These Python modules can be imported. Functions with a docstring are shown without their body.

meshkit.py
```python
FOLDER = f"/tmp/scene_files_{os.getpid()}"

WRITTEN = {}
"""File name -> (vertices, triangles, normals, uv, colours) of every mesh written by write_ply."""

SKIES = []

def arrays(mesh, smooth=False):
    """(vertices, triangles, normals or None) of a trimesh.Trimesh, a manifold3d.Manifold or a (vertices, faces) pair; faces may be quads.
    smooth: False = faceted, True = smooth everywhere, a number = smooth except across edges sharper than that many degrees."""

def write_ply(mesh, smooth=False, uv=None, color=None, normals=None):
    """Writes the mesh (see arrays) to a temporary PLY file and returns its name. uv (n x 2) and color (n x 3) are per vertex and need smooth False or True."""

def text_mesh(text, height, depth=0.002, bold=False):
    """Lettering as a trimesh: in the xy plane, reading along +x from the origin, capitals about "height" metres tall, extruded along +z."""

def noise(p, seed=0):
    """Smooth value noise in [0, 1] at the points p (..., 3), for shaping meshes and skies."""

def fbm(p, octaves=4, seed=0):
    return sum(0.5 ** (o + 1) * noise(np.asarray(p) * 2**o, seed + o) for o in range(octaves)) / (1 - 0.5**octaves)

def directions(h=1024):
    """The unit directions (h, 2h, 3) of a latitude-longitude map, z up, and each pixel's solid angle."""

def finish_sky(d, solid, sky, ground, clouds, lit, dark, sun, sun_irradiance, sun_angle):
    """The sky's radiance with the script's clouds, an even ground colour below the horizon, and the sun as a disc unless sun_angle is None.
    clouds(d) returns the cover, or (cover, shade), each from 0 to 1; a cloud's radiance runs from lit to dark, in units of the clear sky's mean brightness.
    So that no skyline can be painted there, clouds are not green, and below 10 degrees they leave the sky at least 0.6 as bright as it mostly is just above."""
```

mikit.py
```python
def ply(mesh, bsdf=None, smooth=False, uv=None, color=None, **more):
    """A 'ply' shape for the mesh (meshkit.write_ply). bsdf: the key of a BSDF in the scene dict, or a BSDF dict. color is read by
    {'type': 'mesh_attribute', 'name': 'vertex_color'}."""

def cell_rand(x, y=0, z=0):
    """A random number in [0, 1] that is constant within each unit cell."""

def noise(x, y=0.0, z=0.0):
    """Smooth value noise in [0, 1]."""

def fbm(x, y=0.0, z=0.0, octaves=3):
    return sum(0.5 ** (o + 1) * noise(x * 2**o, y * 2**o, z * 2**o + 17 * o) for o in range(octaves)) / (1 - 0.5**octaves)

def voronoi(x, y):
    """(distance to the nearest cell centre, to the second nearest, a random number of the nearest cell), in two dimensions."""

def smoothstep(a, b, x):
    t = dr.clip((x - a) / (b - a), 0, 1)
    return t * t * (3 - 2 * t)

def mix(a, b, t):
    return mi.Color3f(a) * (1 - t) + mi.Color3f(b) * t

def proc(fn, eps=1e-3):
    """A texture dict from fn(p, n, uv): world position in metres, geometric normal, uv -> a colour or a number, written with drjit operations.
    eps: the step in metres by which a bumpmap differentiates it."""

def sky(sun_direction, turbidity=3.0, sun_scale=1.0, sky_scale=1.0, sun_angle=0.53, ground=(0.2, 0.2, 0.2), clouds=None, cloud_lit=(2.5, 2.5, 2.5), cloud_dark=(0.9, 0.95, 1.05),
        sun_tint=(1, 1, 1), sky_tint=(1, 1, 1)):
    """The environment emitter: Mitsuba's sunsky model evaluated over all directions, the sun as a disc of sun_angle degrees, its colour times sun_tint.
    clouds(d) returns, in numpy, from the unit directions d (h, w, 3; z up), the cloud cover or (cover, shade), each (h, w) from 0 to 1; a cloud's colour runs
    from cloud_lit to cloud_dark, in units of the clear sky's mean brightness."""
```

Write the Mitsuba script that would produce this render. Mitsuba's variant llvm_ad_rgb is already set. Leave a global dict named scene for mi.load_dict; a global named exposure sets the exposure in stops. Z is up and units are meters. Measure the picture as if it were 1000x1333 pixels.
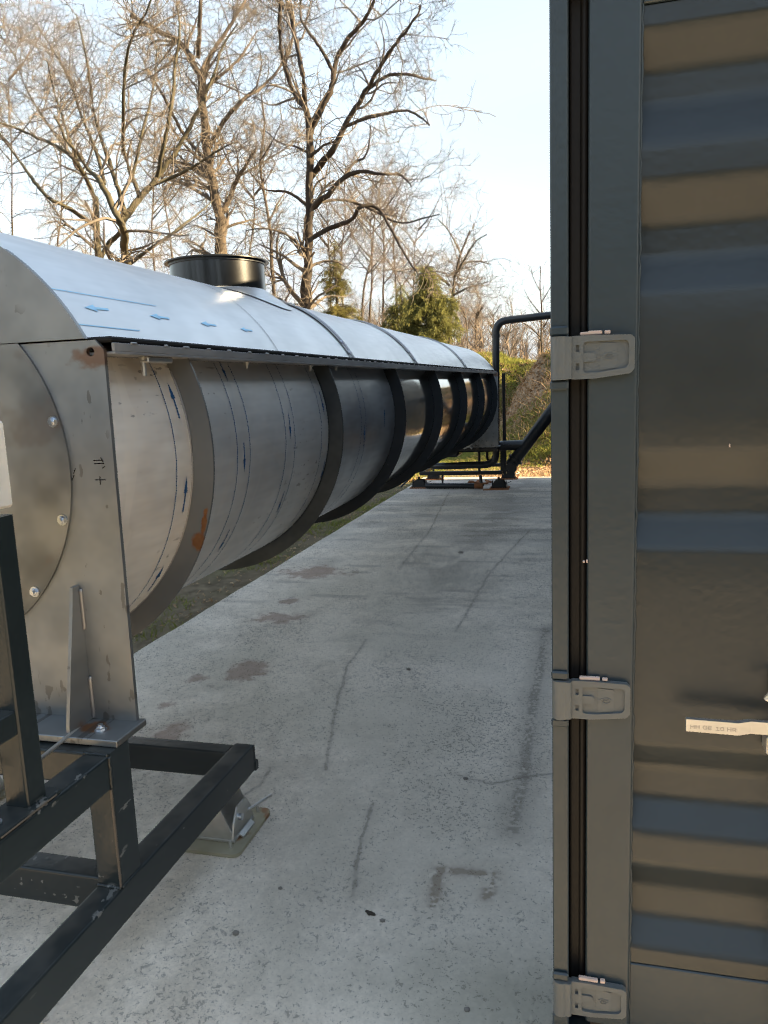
import math, random, numpy as np, trimesh, mitsuba as mi, drjit as dr, mikit, meshkit
from shapely.geometry import Polygon, Point, box as sbox
from shapely import affinity
from mikit import noise, fbm, smoothstep, mix, proc
random.seed(7)
RNG = np.random.default_rng(7)
scene, labels = {'type': 'scene'}, {}

# ------------------------------------------------------------------ camera
F, CX, CY = 1000.0, 500.0, 666.5                       # focal length and centre of a 1000 x 1333 picture
_dn = np.array([743 - CX, 6781 - CY, F]); _dn /= np.linalg.norm(_dn)
_fy = np.array([764 - CX, 494 - CY, F]); _fy -= _dn * (_fy @ _dn); _fy /= np.linalg.norm(_fy)
ROT = np.array([np.cross(_fy, -_dn), _fy, -_dn])       # camera axes to world (x right, y along the drum, z up)
EYE = np.array([0, 0, 1.5])
def ray(x, y):
    d = ROT @ np.array([x - CX, y - CY, F]); return d / np.linalg.norm(d)
def on_y(x, y, Y): d = ray(x, y); return EYE + d * (Y / d[1])
def on_z(x, y, z=0.0): d = ray(x, y); return EYE + d * ((z - EYE[2]) / d[2])
def on_x(x, y, X): d = ray(x, y); return EYE + d * (X / d[0])
fw, upv = ROT @ [0, 0, 1.0], ROT @ [0, -1.0, 0]
scene['camera'] = {'type': 'perspective', 'fov': 2 * math.degrees(math.atan(500 / F)), 'fov_axis': 'x', 'near_clip': 0.05, 'far_clip': 600.0,
    'to_world': mi.ScalarTransform4f().look_at(origin=EYE.tolist(), target=(EYE + fw).tolist(), up=upv.tolist())}

# ------------------------------------------------------------------ light
SUN_AZ, SUN_EL = math.radians(6), math.radians(20.5)    # azimuth from +x towards +y
SUN = [math.cos(SUN_EL) * math.cos(SUN_AZ), math.cos(SUN_EL) * math.sin(SUN_AZ), math.sin(SUN_EL)]
def thin_cloud(d):
    q = np.stack([d[..., 0] * 2.2, d[..., 1] * 2.2, d[..., 2] * 7], -1)
    c = meshkit.fbm(q + 3, 5, 4)
    veil = np.clip(1 - d[..., 2] / 0.75, 0, 1) ** 1.4
    return np.clip(0.36 + 0.5 * veil + (c - 0.5) * 0.7 * (0.3 + veil), 0, 0.92), 0 * c
scene['sky'] = mikit.sky(SUN, turbidity=3.0, sun_scale=0.95, sun_tint=(.98, 1.0, 1.0), sky_tint=(1.11, .935, .78), clouds=thin_cloud, cloud_lit=(.53, .545, .575), ground=(0.25, 0.24, 0.22))
exposure = 4.55

# ------------------------------------------------------------------ helpers
def numbered(name, where=None):
    where = scene if where is None else where
    if not any(k == name or k.startswith(name + '__') for k in where) and name not in labels: return name
    i = 1
    while f'{name}_{i:03d}' in labels or any(k == f'{name}_{i:03d}' or k.startswith(f'{name}_{i:03d}__') for k in where): i += 1
    return f'{name}_{i:03d}'
_count = {}
def part(root, name, mesh, mat, smooth=False, label=None, kind=None, **more):
    base = root + '__' + name
    n = _count.get(base, 0); _count[base] = n + 1
    key = base if n == 0 else f'{base}_{n:03d}'
    scene[key] = mikit.ply(mesh, mat, smooth=smooth, **more) if not isinstance(mesh, dict) else mesh
    e = {}
    if label: e['label'] = label
    if kind: e['kind'] = kind
    if e: labels[key] = e
    return key
def thing(name, label, cat, group=None):
    key = numbered(name)
    labels[key] = {'label': label, 'category': cat}
    if group: labels[key]['group'] = group
    return key
def whole(name, label, cat, mesh, mat, smooth=False, group=None, kind=None):
    key = thing(name, label, cat, group)
    if kind: labels[key]['kind'] = kind
    scene[key] = mikit.ply(mesh, mat, smooth=smooth)
    return key
def structure(name, mesh, mat, smooth=False, label=None, **more):
    scene[name] = mikit.ply(mesh, mat, smooth=smooth, **more)
    labels[name] = {'kind': 'structure', 'label': label or name.replace('_', ' '), 'category': name.replace('_', ' ')}
def cat(*ms): return trimesh.util.concatenate([m for m in ms if m is not None])
def fixed(m):
    if m.volume < 0: m.invert()
    return m
def prism(poly, axis, a0, a1):
    """poly in the two remaining axes: 'y' -> (x, z), 'x' -> (y, z), 'z' -> (x, y)"""
    gs = getattr(poly, 'geoms', [poly]); out = []
    for g in gs:
        m = trimesh.creation.extrude_polygon(g, a1 - a0, engine='earcut')
        v = np.array(m.vertices); u, w, t = v[:, 0], v[:, 1], v[:, 2] + a0
        m = trimesh.Trimesh({'y': np.c_[u, t, w], 'x': np.c_[t, u, w], 'z': np.c_[u, w, t]}[axis], m.faces, process=False)
        out.append(fixed(m))
    return cat(*out)
def rrect(x0, x1, y0, y1, r=0.006, q=3):
    r = min(r, (x1 - x0) * .49, (y1 - y0) * .49)
    return sbox(x0 + r, y0 + r, x1 - r, y1 - r).buffer(r, quad_segs=q)
def beam(axis, a0, a1, u0, u1, w0, w1, r=0.008): return prism(rrect(u0, u1, w0, w1, r), axis, a0, a1)
def bbox(x0, x1, y0, y1, z0, z1, b=0.003):
    p = []
    for x, sx in ((x0, 1), (x1, -1)):
        for y, sy in ((y0, 1), (y1, -1)):
            for z, sz in ((z0, 1), (z1, -1)):
                p += [(x + sx * b, y + sy * b, z), (x + sx * b, y, z + sz * b), (x, y + sy * b, z + sz * b)]
    return trimesh.convex.convex_hull(np.array(p))
def tube(pts, rad, sides=8, caps=True):
    p = np.asarray(pts, float); n = len(p); r = np.broadcast_to(rad, (n,))
    t = np.gradient(p, axis=0); t /= np.linalg.norm(t, axis=1, keepdims=True) + 1e-12
    ref = np.array([0, 0, 1.0]) if abs(t[:, 2]).mean() < .8 else np.array([1.0, 0.2, 0])
    a = np.cross(t, ref); a /= np.linalg.norm(a, axis=1, keepdims=True) + 1e-12
    b = np.cross(t, a); g = np.arange(sides) * 2 * np.pi / sides
    v = p[:, None] + r[:, None, None] * (np.cos(g)[None, :, None] * a[:, None] + np.sin(g)[None, :, None] * b[:, None])
    v = v.reshape(-1, 3); f = []
    for i in range(n - 1):
        for j in range(sides):
            q = [i * sides + j, i * sides + (j + 1) % sides, (i + 1) * sides + (j + 1) % sides, (i + 1) * sides + j]
            f += [[q[0], q[1], q[2]], [q[0], q[2], q[3]]]
    if caps:
        v = np.vstack([v, p[0], p[-1]])
        for j in range(sides):
            f += [[len(v) - 2, (j + 1) % sides, j], [len(v) - 1, (n - 1) * sides + j, (n - 1) * sides + (j + 1) % sides]]
    return fixed(trimesh.Trimesh(v, f, process=False))
def cyl(p0, p1, r, sides=20): return tube(np.linspace(p0, p1, 2), r, sides)
def bend(pts, r=0.1, n=8):
    """polyline with rounded corners"""
    pts = [np.asarray(p, float) for p in pts]; out = [pts[0]]
    for a, b, c in zip(pts, pts[1:], pts[2:]):
        u, w = (a - b) / np.linalg.norm(a - b), (c - b) / np.linalg.norm(c - b)
        p, q = b + u * r, b + w * r
        for s in np.linspace(0, 1, n): out.append((1 - s) ** 2 * p + 2 * s * (1 - s) * b + s * s * q)
    return np.array(out + [pts[-1]])
def hexbolt(c, axis, r=0.011, h=0.008, spin=0.0):
    """hexagon head on a round washer, pointing along axis"""
    ax = np.asarray(axis, float)
    g = spin + np.arange(6) * np.pi / 3
    head = trimesh.convex.convex_hull(np.array([[r * math.cos(a), r * math.sin(a), z] for a in g for z in (0.002, h * .8)] + [[.82 * r * math.cos(a), .82 * r * math.sin(a), h] for a in np.arange(12) * np.pi / 6]))
    wash = trimesh.creation.cylinder(r * 1.35, 0.0024, sections=20); wash.apply_translation([0, 0, .0012])
    stud = trimesh.creation.cylinder(r * .55, h * 1.5, sections=12); stud.apply_translation([0, 0, h * .75])
    m = cat(head, wash, stud)
    m.apply_transform(trimesh.geometry.align_vectors([0, 0, 1], ax)); m.apply_translation(c)
    return m
def grid_mesh(P):
    n, m = P.shape[:2]; i, j = np.meshgrid(np.arange(n - 1), np.arange(m - 1), indexing='ij')
    a = i * m + j
    f = np.stack([a, a + 1, a + m + 1, a + m], -1).reshape(-1, 4)
    return trimesh.Trimesh(P.reshape(-1, 3), np.vstack([f[:, [0, 1, 2]], f[:, [0, 2, 3]]]), process=False)
def outward(m, c):
    """orient an open sheet away from the point / axis c (callable on centres)"""
    d = m.triangles_center - c(m.triangles_center)
    if (m.face_normals * d).sum() < 0: m.invert()
    return m

# ------------------------------------------------------------------ materials
def rgb(c): return {'type': 'rgb', 'value': list(c)}
def mat(key, base, rough=0.5, metallic=0.0, spec=0.5, bump=None, bscale=1.0, eps=1e-3, **more):
    b = {'type': 'principled', 'base_color': proc(base) if callable(base) else rgb(base), 'roughness': proc(rough) if callable(rough) else rough, 'metallic': metallic, **more}
    if not metallic: b['specular'] = spec
    if bump: b = {'type': 'bumpmap', 'tex': proc(bump, eps), 'scale': bscale, 'nested': b}
    scene[key] = {'type': 'twosided', 'nested': b}
def seg_dist(p, pts):
    """distance in the ground plane from p to a polyline"""
    best = mi.Float(9)
    for (ax, ay), (bx, by) in zip(pts, pts[1:]):
        ux, uy = bx - ax, by - ay
        t = dr.clip(((p.x - ax) * ux + (p.y - ay) * uy) / (ux * ux + uy * uy), 0, 1)
        best = dr.minimum(best, dr.sqrt(dr.square(p.x - ax - t * ux) + dr.square(p.y - ay - t * uy)))
    return best
gp = lambda *a: [tuple(on_z(*q)[:2]) for q in a]
CRACKS = [gp((476, 832), (452, 868), (441, 905), (433, 950), (424, 1002)), gp((486, 1046), (474, 1090), (466, 1128), (458, 1168)),
          gp((716, 1006), (640, 1020), (600, 1012)), gp((352, 1000), (336, 1022), (318, 1034)), gp((688, 692), (640, 742), (606, 800), (594, 822)), gp((585, 640), (560, 690), (520, 740))]
GROOVE = gp((712, 818), (697, 900), (683, 990), (667, 1082))
PATCH = gp((566, 1178), (572, 1132), (640, 1136), (636, 1165))
STAINS = [(*gp((322, 872))[0], .11, .09), (*gp((255, 884))[0], .07, .05), (*gp((216, 918))[0], .07, .05), (*gp((222, 955))[0], .10, .08), (*gp((364, 804))[0], .15, .07), (*gp((372, 783))[0], .10, .06), (*gp((405, 745))[0], .3, .12)]
def speckle(p):
    """small pits: sharp dark grains of mixed size, thick in some zones and thin in others"""
    u = p.x * .83 + p.y * .56 + .012 * noise(p.x * 40, p.y * 40, 4); v = p.y * .83 - p.x * .56 + .012 * noise(p.x * 40, p.y * 40, 9)
    zone = fbm(p.x * 2.1, p.y * 1.6, 9, 3)
    mid_ = smoothstep(1.9, 2.8, p.y) * smoothstep(9.5, 6.0, p.y)
    clump = zone + .45 * (fbm(p.x * 11, p.y * 8, 14, 2) - .5)
    f = .46 * noise(u * 120, v * 104, 1) + .30 * noise(u * 236 + 3, v * 251, 2) + .24 * noise(v * 508, u * 493, 3)
    pits = smoothstep(.640, .735, f + .26 * (clump - .52) + .03 * mid_)
    grit = smoothstep(.80, .90, noise(u * 330 + 9, v * 300, 5)) * .45
    return dr.clip(pits + grit * smoothstep(.3, .6, clump), 0, 1), zone
def concrete_color(p, n, uv):
    wx, wy = .016 * (noise(p.x * 7, p.y * 7) - .5) + .010 * (noise(p.x * 70, p.y * 70) - .5), .016 * (noise(p.x * 7, p.y * 7, 5) - .5) + .010 * (noise(p.x * 70, p.y * 70, 3) - .5)
    q = mi.Point3f(p.x + wx, p.y + wy, p.z)
    d = mi.Float(9)
    for c in CRACKS: d = dr.minimum(d, seg_dist(q, c))
    pits, zone = speckle(p)
    rough_ = fbm(p.x * 24, p.y * 24, 4, 3); big = fbm(p.x * .9, p.y * .55, 0, 3); mid = fbm(p.x * 6, p.y * 4.5, 3, 4); dirt = fbm(p.x * 1.6 + 9, p.y * 1.6, 5, 3)
    crack = (1 - smoothstep(.002, .010, d)) * (.35 + .65 * smoothstep(.40, .6, rough_)) + .25 * dr.exp(-dr.square(d / .02))
    gd = seg_dist(q, GROOVE)
    groove = (1 - smoothstep(.010, .034, gd)) * smoothstep(.36, .60, (.2 * noise(p.x * 26, p.y * 130, 8) + .35 * noise(p.x * 90, p.y * 50) + .45 * fbm(p.x * 14, p.y * 4, 2, 2)))
    pd = seg_dist(q, PATCH)
    patch = dr.clip(dr.exp(-dr.square(pd / .015)) + .35 * dr.exp(-dr.square(pd / .05)), 0, 1) * smoothstep(.25, .5, rough_ + .25 * (noise(p.x * 95, p.y * 95, 3) - .5))
    c = mix((.55, .485, .405), (.765, .68, .58), smoothstep(.3, .7, .4 * big + .35 * mid + .25 * rough_))
    c = c * (.86 + .28 * (.5 * noise(p.x * 210, p.y * 210, 6) + .5 * noise(p.x * 85, p.y * 85, 8)))
    c = c * (.92 + .20 * smoothstep(2.7, 1.5, p.y))                                                         # painted paler near the yard, imitating the brighter light there
    c = mix(c, (.53, .48, .40), smoothstep(.52, .75, dirt) * .5)                                            # ochre dirt
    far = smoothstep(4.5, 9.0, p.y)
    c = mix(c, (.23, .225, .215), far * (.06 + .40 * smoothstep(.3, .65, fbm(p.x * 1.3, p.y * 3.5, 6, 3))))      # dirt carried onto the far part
    lane = dr.exp(-dr.square((p.x + 1.25 - .03 * p.y) / .3)) * smoothstep(3.8, 6.5, p.y)
    c = mix(c, (.17, .15, .13), lane * .45 * smoothstep(.3, .6, mid))
    tide = smoothstep(-.75, -.15, p.x) * smoothstep(1.98, 1.66, p.y) * smoothstep(.36, .56, mid)
    c = mix(c, (.25, .23, .17), tide * .6)
    sm = mi.Float(9)
    for x, y, a, b in STAINS: sm = dr.minimum(sm, dr.sqrt(dr.square((p.x - x) / a) + dr.square((p.y - y) / (b * 1.6))))
    c = mix(c, (.235, .115, .082), (1 - smoothstep(.45, 1.05, sm + 1.3 * (mid - .5) + 1.0 * (rough_ - .5) - .35 * pits)) * .5)
    streak = smoothstep(.58, .74, fbm(p.x * 2.2, p.y * 8.5, 8, 4)) * smoothstep(3.6, 5.5, p.y)
    c = mix(c, (.16, .145, .13), streak * .32)
    c = mix(c, (.15, .135, .118), pits * .52)
    c = mix(c, (.09, .075, .065), dr.clip(crack, 0, 1) * .5); c = mix(c, (.33, .295, .25), (1 - smoothstep(.02, .12, gd)) * .45); c = mix(c, (.15, .13, .11), groove * .5); c = mix(c, (.17, .115, .075), patch * .62)
    return c
def concrete_height(p, n, uv):
    return .5 * noise(p.x * 110, p.y * 110, 2) + .35 * noise(p.x * 30, p.y * 24) - speckle(p)[0] * .6
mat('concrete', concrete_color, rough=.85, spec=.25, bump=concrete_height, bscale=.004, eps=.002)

def soil_color(p, n, uv):
    a = fbm(p.x * 1.3, p.y * 1.3, p.z, 4); b = fbm(p.x * 14, p.y * 14, p.z * 14, 4)
    c = mix((.075, .058, .038), (.19, .15, .10), b)
    c = mix(c, (.07, .085, .028), smoothstep(.42, .6, a) * mi.Float(dr.select((p.y > 12.2) | (p.y < -2), .8, .35)))
    c = mix(c, mix((.24, .17, .11), (.40, .30, .21), b), smoothstep(14.3, 14.9, p.y) * smoothstep(18.6, 18.0, p.y) * smoothstep(.3, .6, fbm(p.x * 2.2, p.y * 2.2, 3, 3) + .16))   # bare crumbly earth of the heap
    return mix(c, mix((.36, .32, .27), (.50, .455, .395), b), smoothstep(.9, .5, p.y) * smoothstep(-3.6, -2.2, p.y + 1.2 * (a - .5)))   # sandy strip along the slab, dull grass beyond
mat('soil', soil_color, rough=.95, spec=.1, bump=lambda p, n, uv: fbm(p.x * 20, p.y * 20, p.z * 20, 4), bscale=.03, eps=.004)
def steel(key, lo, hi, r0, r1, warm=0.0, scratch=0.0, metallic=1.0):
    def base(p, n, uv):
        t = fbm(p.x * 5, p.y * 5, p.z * 5, 4); u = fbm(p.x * 40, p.y * 6, p.z * 40, 3)
        c = mix(lo, hi, smoothstep(.25, .75, .7 * t + .3 * u))
        if warm: c = mix(c, (.52, .40, .29), warm * smoothstep(.35, .7, fbm(p.x * 3 + 4, p.y * 3, p.z * 2, 4)))
        if scratch:
            s = smoothstep(.765, .80, noise(p.y * 9 + p.z * 16, p.z * 2.2 - p.y * 2)) + smoothstep(.79, .82, noise(p.y * 22 - p.z * 7, p.z * 3 + p.y))
            c = mix(c, (.8, .74, .66), dr.clip(s, 0, 1) * scratch)
            k = smoothstep(.70, .76, fbm(p.x * 5, p.y * 26, p.z * 60, 3)) * smoothstep(.5, .65, fbm(p.y * 4, p.z * 4, 2))
            c = mix(c, (.16, .15, .14), k * .6)
        return c
    mat(key, base, rough=lambda p, n, uv: r0 + (r1 - r0) * fbm(p.x * 7, p.y * 7, p.z * 7, 3), metallic=metallic)
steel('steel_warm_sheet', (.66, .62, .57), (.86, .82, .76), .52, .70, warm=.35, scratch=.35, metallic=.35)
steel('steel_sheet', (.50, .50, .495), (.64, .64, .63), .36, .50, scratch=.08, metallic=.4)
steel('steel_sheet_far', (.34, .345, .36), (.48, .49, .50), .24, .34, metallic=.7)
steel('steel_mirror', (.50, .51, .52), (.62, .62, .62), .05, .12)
steel('steel_cover', (.62, .635, .65), (.74, .75, .765), .28, .42, metallic=.75)
steel('steel_ring', (.27, .275, .28), (.37, .37, .375), .42, .58)
steel('steel_ring_grey', (.055, .065, .075), (.085, .097, .108), .42, .55)
steel('steel_rail', (.20, .20, .205), (.30, .30, .30), .5, .65, metallic=.4)
steel('steel_strap', (.36, .37, .39), (.50, .51, .53), .35, .5)
steel('galvanised', (.50, .49, .47), (.70, .69, .66), .32, .5, metallic=.9)
steel('zinc_bolt', (.45, .49, .56), (.70, .73, .78), .18, .32)
def plate_color(p, n, uv):
    t = fbm(p.x * 4, p.z * 4, p.y * 4, 4); u = fbm(p.x * 17, p.z * 17, 2, 3)
    c = mix((.23, .243, .252), (.34, .352, .36), smoothstep(.25, .75, .65 * t + .35 * u))
    d = dr.sqrt(dr.square((p.x + 1.17) / .07) + dr.square((p.z - 1.60) / .03)) + .9 * (fbm(p.x * 40, p.z * 60, 3, 3) - .5)
    c = mix(c, (.20, .105, .06), (1 - smoothstep(.5, 1.1, d)) * .8)                                     # rust bleeding below the hole
    d = dr.sqrt(dr.square((p.x + 1.235) / .05) + dr.square((p.y - 1.63) / .04) + dr.square((p.z - .652) / .03)) + .8 * (fbm(p.x * 50, p.y * 50, 3, 3) - .5)
    c = mix(c, (.36, .15, .05), (1 - smoothstep(.5, 1.0, d)) * .85)                                     # rust at the foot bolt
    k = smoothstep(.72, .78, fbm(p.x * 46, p.z * 22, 5, 3)) * smoothstep(.5, .62, fbm(p.x * 5, p.z * 3, 1))
    return mix(c, (.12, .11, .10), k * .6)
mat('steel_plate', plate_color, rough=lambda p, n, uv: .42 + .2 * fbm(p.x * 9, p.z * 9, 1, 3), metallic=.85)
def disc_color(p, n, uv):
    t = fbm(p.x * 6 + 3, p.z * 6, p.y, 4); u = fbm(p.x * 9, p.z * 9, 2, 4)
    c = mix((.13, .137, .142), (.29, .30, .305), smoothstep(.3, .7, t))
    return mix(c, (.16, .13, .115), smoothstep(.50, .66, u) * .45)
mat('steel_disc', disc_color, rough=lambda p, n, uv: .36 + .2 * fbm(p.x * 9, p.z * 9, 1, 3), metallic=.9)
def ring_color(p, n, uv):
    t = fbm(p.x * 8, p.z * 8, p.y * 8, 4)
    c = mix((.165, .176, .186), (.235, .242, .248), t)
    d = dr.sqrt(dr.square((p.x + 1.146) / .026) + dr.square((p.z - 1.055) / .04)) + .8 * (fbm(p.x * 40, p.z * 40, 3, 3) - .5)
    e = dr.sqrt(dr.square((p.x + 1.128 - (p.z - 1.1) * .25) / .010) + dr.square((p.z - 1.115) / .045)) + .9 * (fbm(p.x * 60, p.z * 60, 6, 3) - .5)
    near = smoothstep(2.3, 2.2, p.y)
    r = dr.maximum(1 - smoothstep(.6, 1.0, d), 1 - smoothstep(.6, 1.0, e)) * near
    return mix(c, mix((.20, .075, .022), (.29, .13, .05), noise(p.x * 90, p.z * 90)), r * .9)
mat('steel_ring_near', ring_color, rough=.5, metallic=.8)
SCUFFS = [(*on_z(140, 1163, .27)[:2], .27, .05), (*on_z(128, 1190, .27)[:2], .27, .03), (-1.137, 1.30, .63, .06), (-1.137, 1.43, .63, .05), (-1.137, 1.05, .63, .08)]
def paint(key, col, rough, worn=.25, dust=(.16, .15, .13), spec=.5):
    def base(p, n, uv):
        t = fbm(p.x * 6, p.y * 6, p.z * 6, 4)
        c = mix([v * .85 for v in col], [v * 1.2 for v in col], t)
        up = smoothstep(.6, .95, n.z)
        c = mix(c, dust, up * .35 * smoothstep(.35, .7, fbm(p.x * 9, p.y * 9, 2, 4)))                       # dust lies on level faces
        s = smoothstep(.74, .79, fbm(p.x * 60, p.y * 25, p.z * 60, 3)) * smoothstep(.52, .64, fbm(p.x * 5, p.y * 5, p.z * 5, 2))
        if key == 'paint_frame':
            k = mi.Float(0)
            for x, y, z, r in SCUFFS: k = dr.maximum(k, 1 - smoothstep(.4, 1.0, dr.sqrt(dr.square(p.x - x) * 4 + dr.square(p.y - y) + dr.square(p.z - z) * 9) / r))
            s = dr.maximum(s, 1.4 * k * smoothstep(.52, .60, fbm(p.x * 80 + p.y * 30, p.y * 55, p.z * 60, 3)))
        return mix(c, (.34, .34, .33), dr.clip(s, 0, 1) * worn)
    mat(key, base, rough=lambda p, n, uv: rough + .16 * (fbm(p.x * 12, p.y * 12, p.z * 12, 3) - .5), spec=spec, bump=lambda p, n, uv: fbm(p.x * 90, p.y * 90, p.z * 90, 2), bscale=.0006, eps=.002)
paint('paint_frame', (.0115, .0175, .0205), .32, .36, dust=(.085, .08, .07))
paint('paint_black', (.012, .014, .017), .32, .2)
paint('ring_dark', (.012, .018, .025), .5, .1, spec=.25)
paint('paint_container', (.0215, .034, .044), .38, .0, spec=.6)
paint('paint_door', (.0155, .0215, .0255), .37, .0, spec=.62)
paint('paint_hinge', (.095, .105, .11), .42, .1)
mat('rubber', (.008, .008, .009), rough=.7, spec=.3)
mat('rubber_seal', (.016, .014, .013), rough=.55, spec=.3)
mat('white_panel', lambda p, n, uv: mix((.62, .60, .55), (.72, .70, .66), fbm(p.x * 9, p.y * 9, p.z * 9, 3)), rough=.5)
mat('blue_print', lambda p, n, uv: mix((.014, .06, .17), (.025, .10, .25), fbm(p.y * 60, p.z * 60, 2, 2)), rough=.5, spec=.3)
mat('pale_print', lambda p, n, uv: mix((.30, .62, .92), (.42, .72, .95), fbm(p.y * 30, p.x * 30, 2, 3)), rough=.45, spec=.4)
mat('collar_steel', (.075, .078, .083), rough=.22, metallic=1.0)
mat('weld', (.34, .33, .33), rough=.45, metallic=.9)
mat('primer', (.55, .42, .36), rough=.8, spec=.2)
mat('raw_weld', (.10, .085, .07), rough=.6, spec=.3)
mat('rust', lambda p, n, uv: mix((.16, .06, .025), (.30, .13, .06), fbm(p.x * 30, p.y * 30, p.z * 30, 3)), rough=.85, spec=.2)
def footplate_color(p, n, uv):
    c = mix((.28, .25, .17), (.44, .40, .29), fbm(p.x * 14, p.y * 14, p.z * 14, 4))
    return mix(c, (.30, .12, .04), smoothstep(.60, .70, fbm(p.x * 11 + 3, p.y * 11, 2, 3)) * .7)
mat('foot_plate', footplate_color, rough=.5, metallic=.4)
def bark(key, a, b):
    mat(key, lambda p, n, uv: mix(a, b, fbm(p.x * 9, p.y * 9, p.z * 2.5, 4)), rough=.9, spec=.15)
bark('bark_dark', (.026, .021, .018), (.066, .055, .046)); bark('bark_warm', (.045, .036, .028), (.11, .088, .067)); bark('bark_moss', (.036, .032, .022), (.09, .08, .054))
bark('twig_brown', (.088, .074, .062), (.168, .146, .123)); bark('twig_red', (.11, .088, .072), (.20, .165, .137))
def leafy(key, a, b, trans=.5, scale=2.0):
    scene[key] = {'type': 'principledthin', 'base_color': proc(lambda p, n, uv: mix(a, b, fbm(p.x * scale, p.y * scale, p.z * scale, 3))), 'roughness': .6, 'diff_trans': trans, 'spec_trans': 0.0}
leafy('needles', (.085, .095, .034), (.245, .24, .09), .6, 3.0)
leafy('needles_dark', (.09, .09, .03), (.24, .21, .08), .5, 3.0)
leafy('grass_blades', (.13, .15, .035), (.33, .335, .095), .7, 5.0)
leafy('dry_leaves', (.26, .16, .085), (.55, .41, .27), .4, 25.0)

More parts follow.
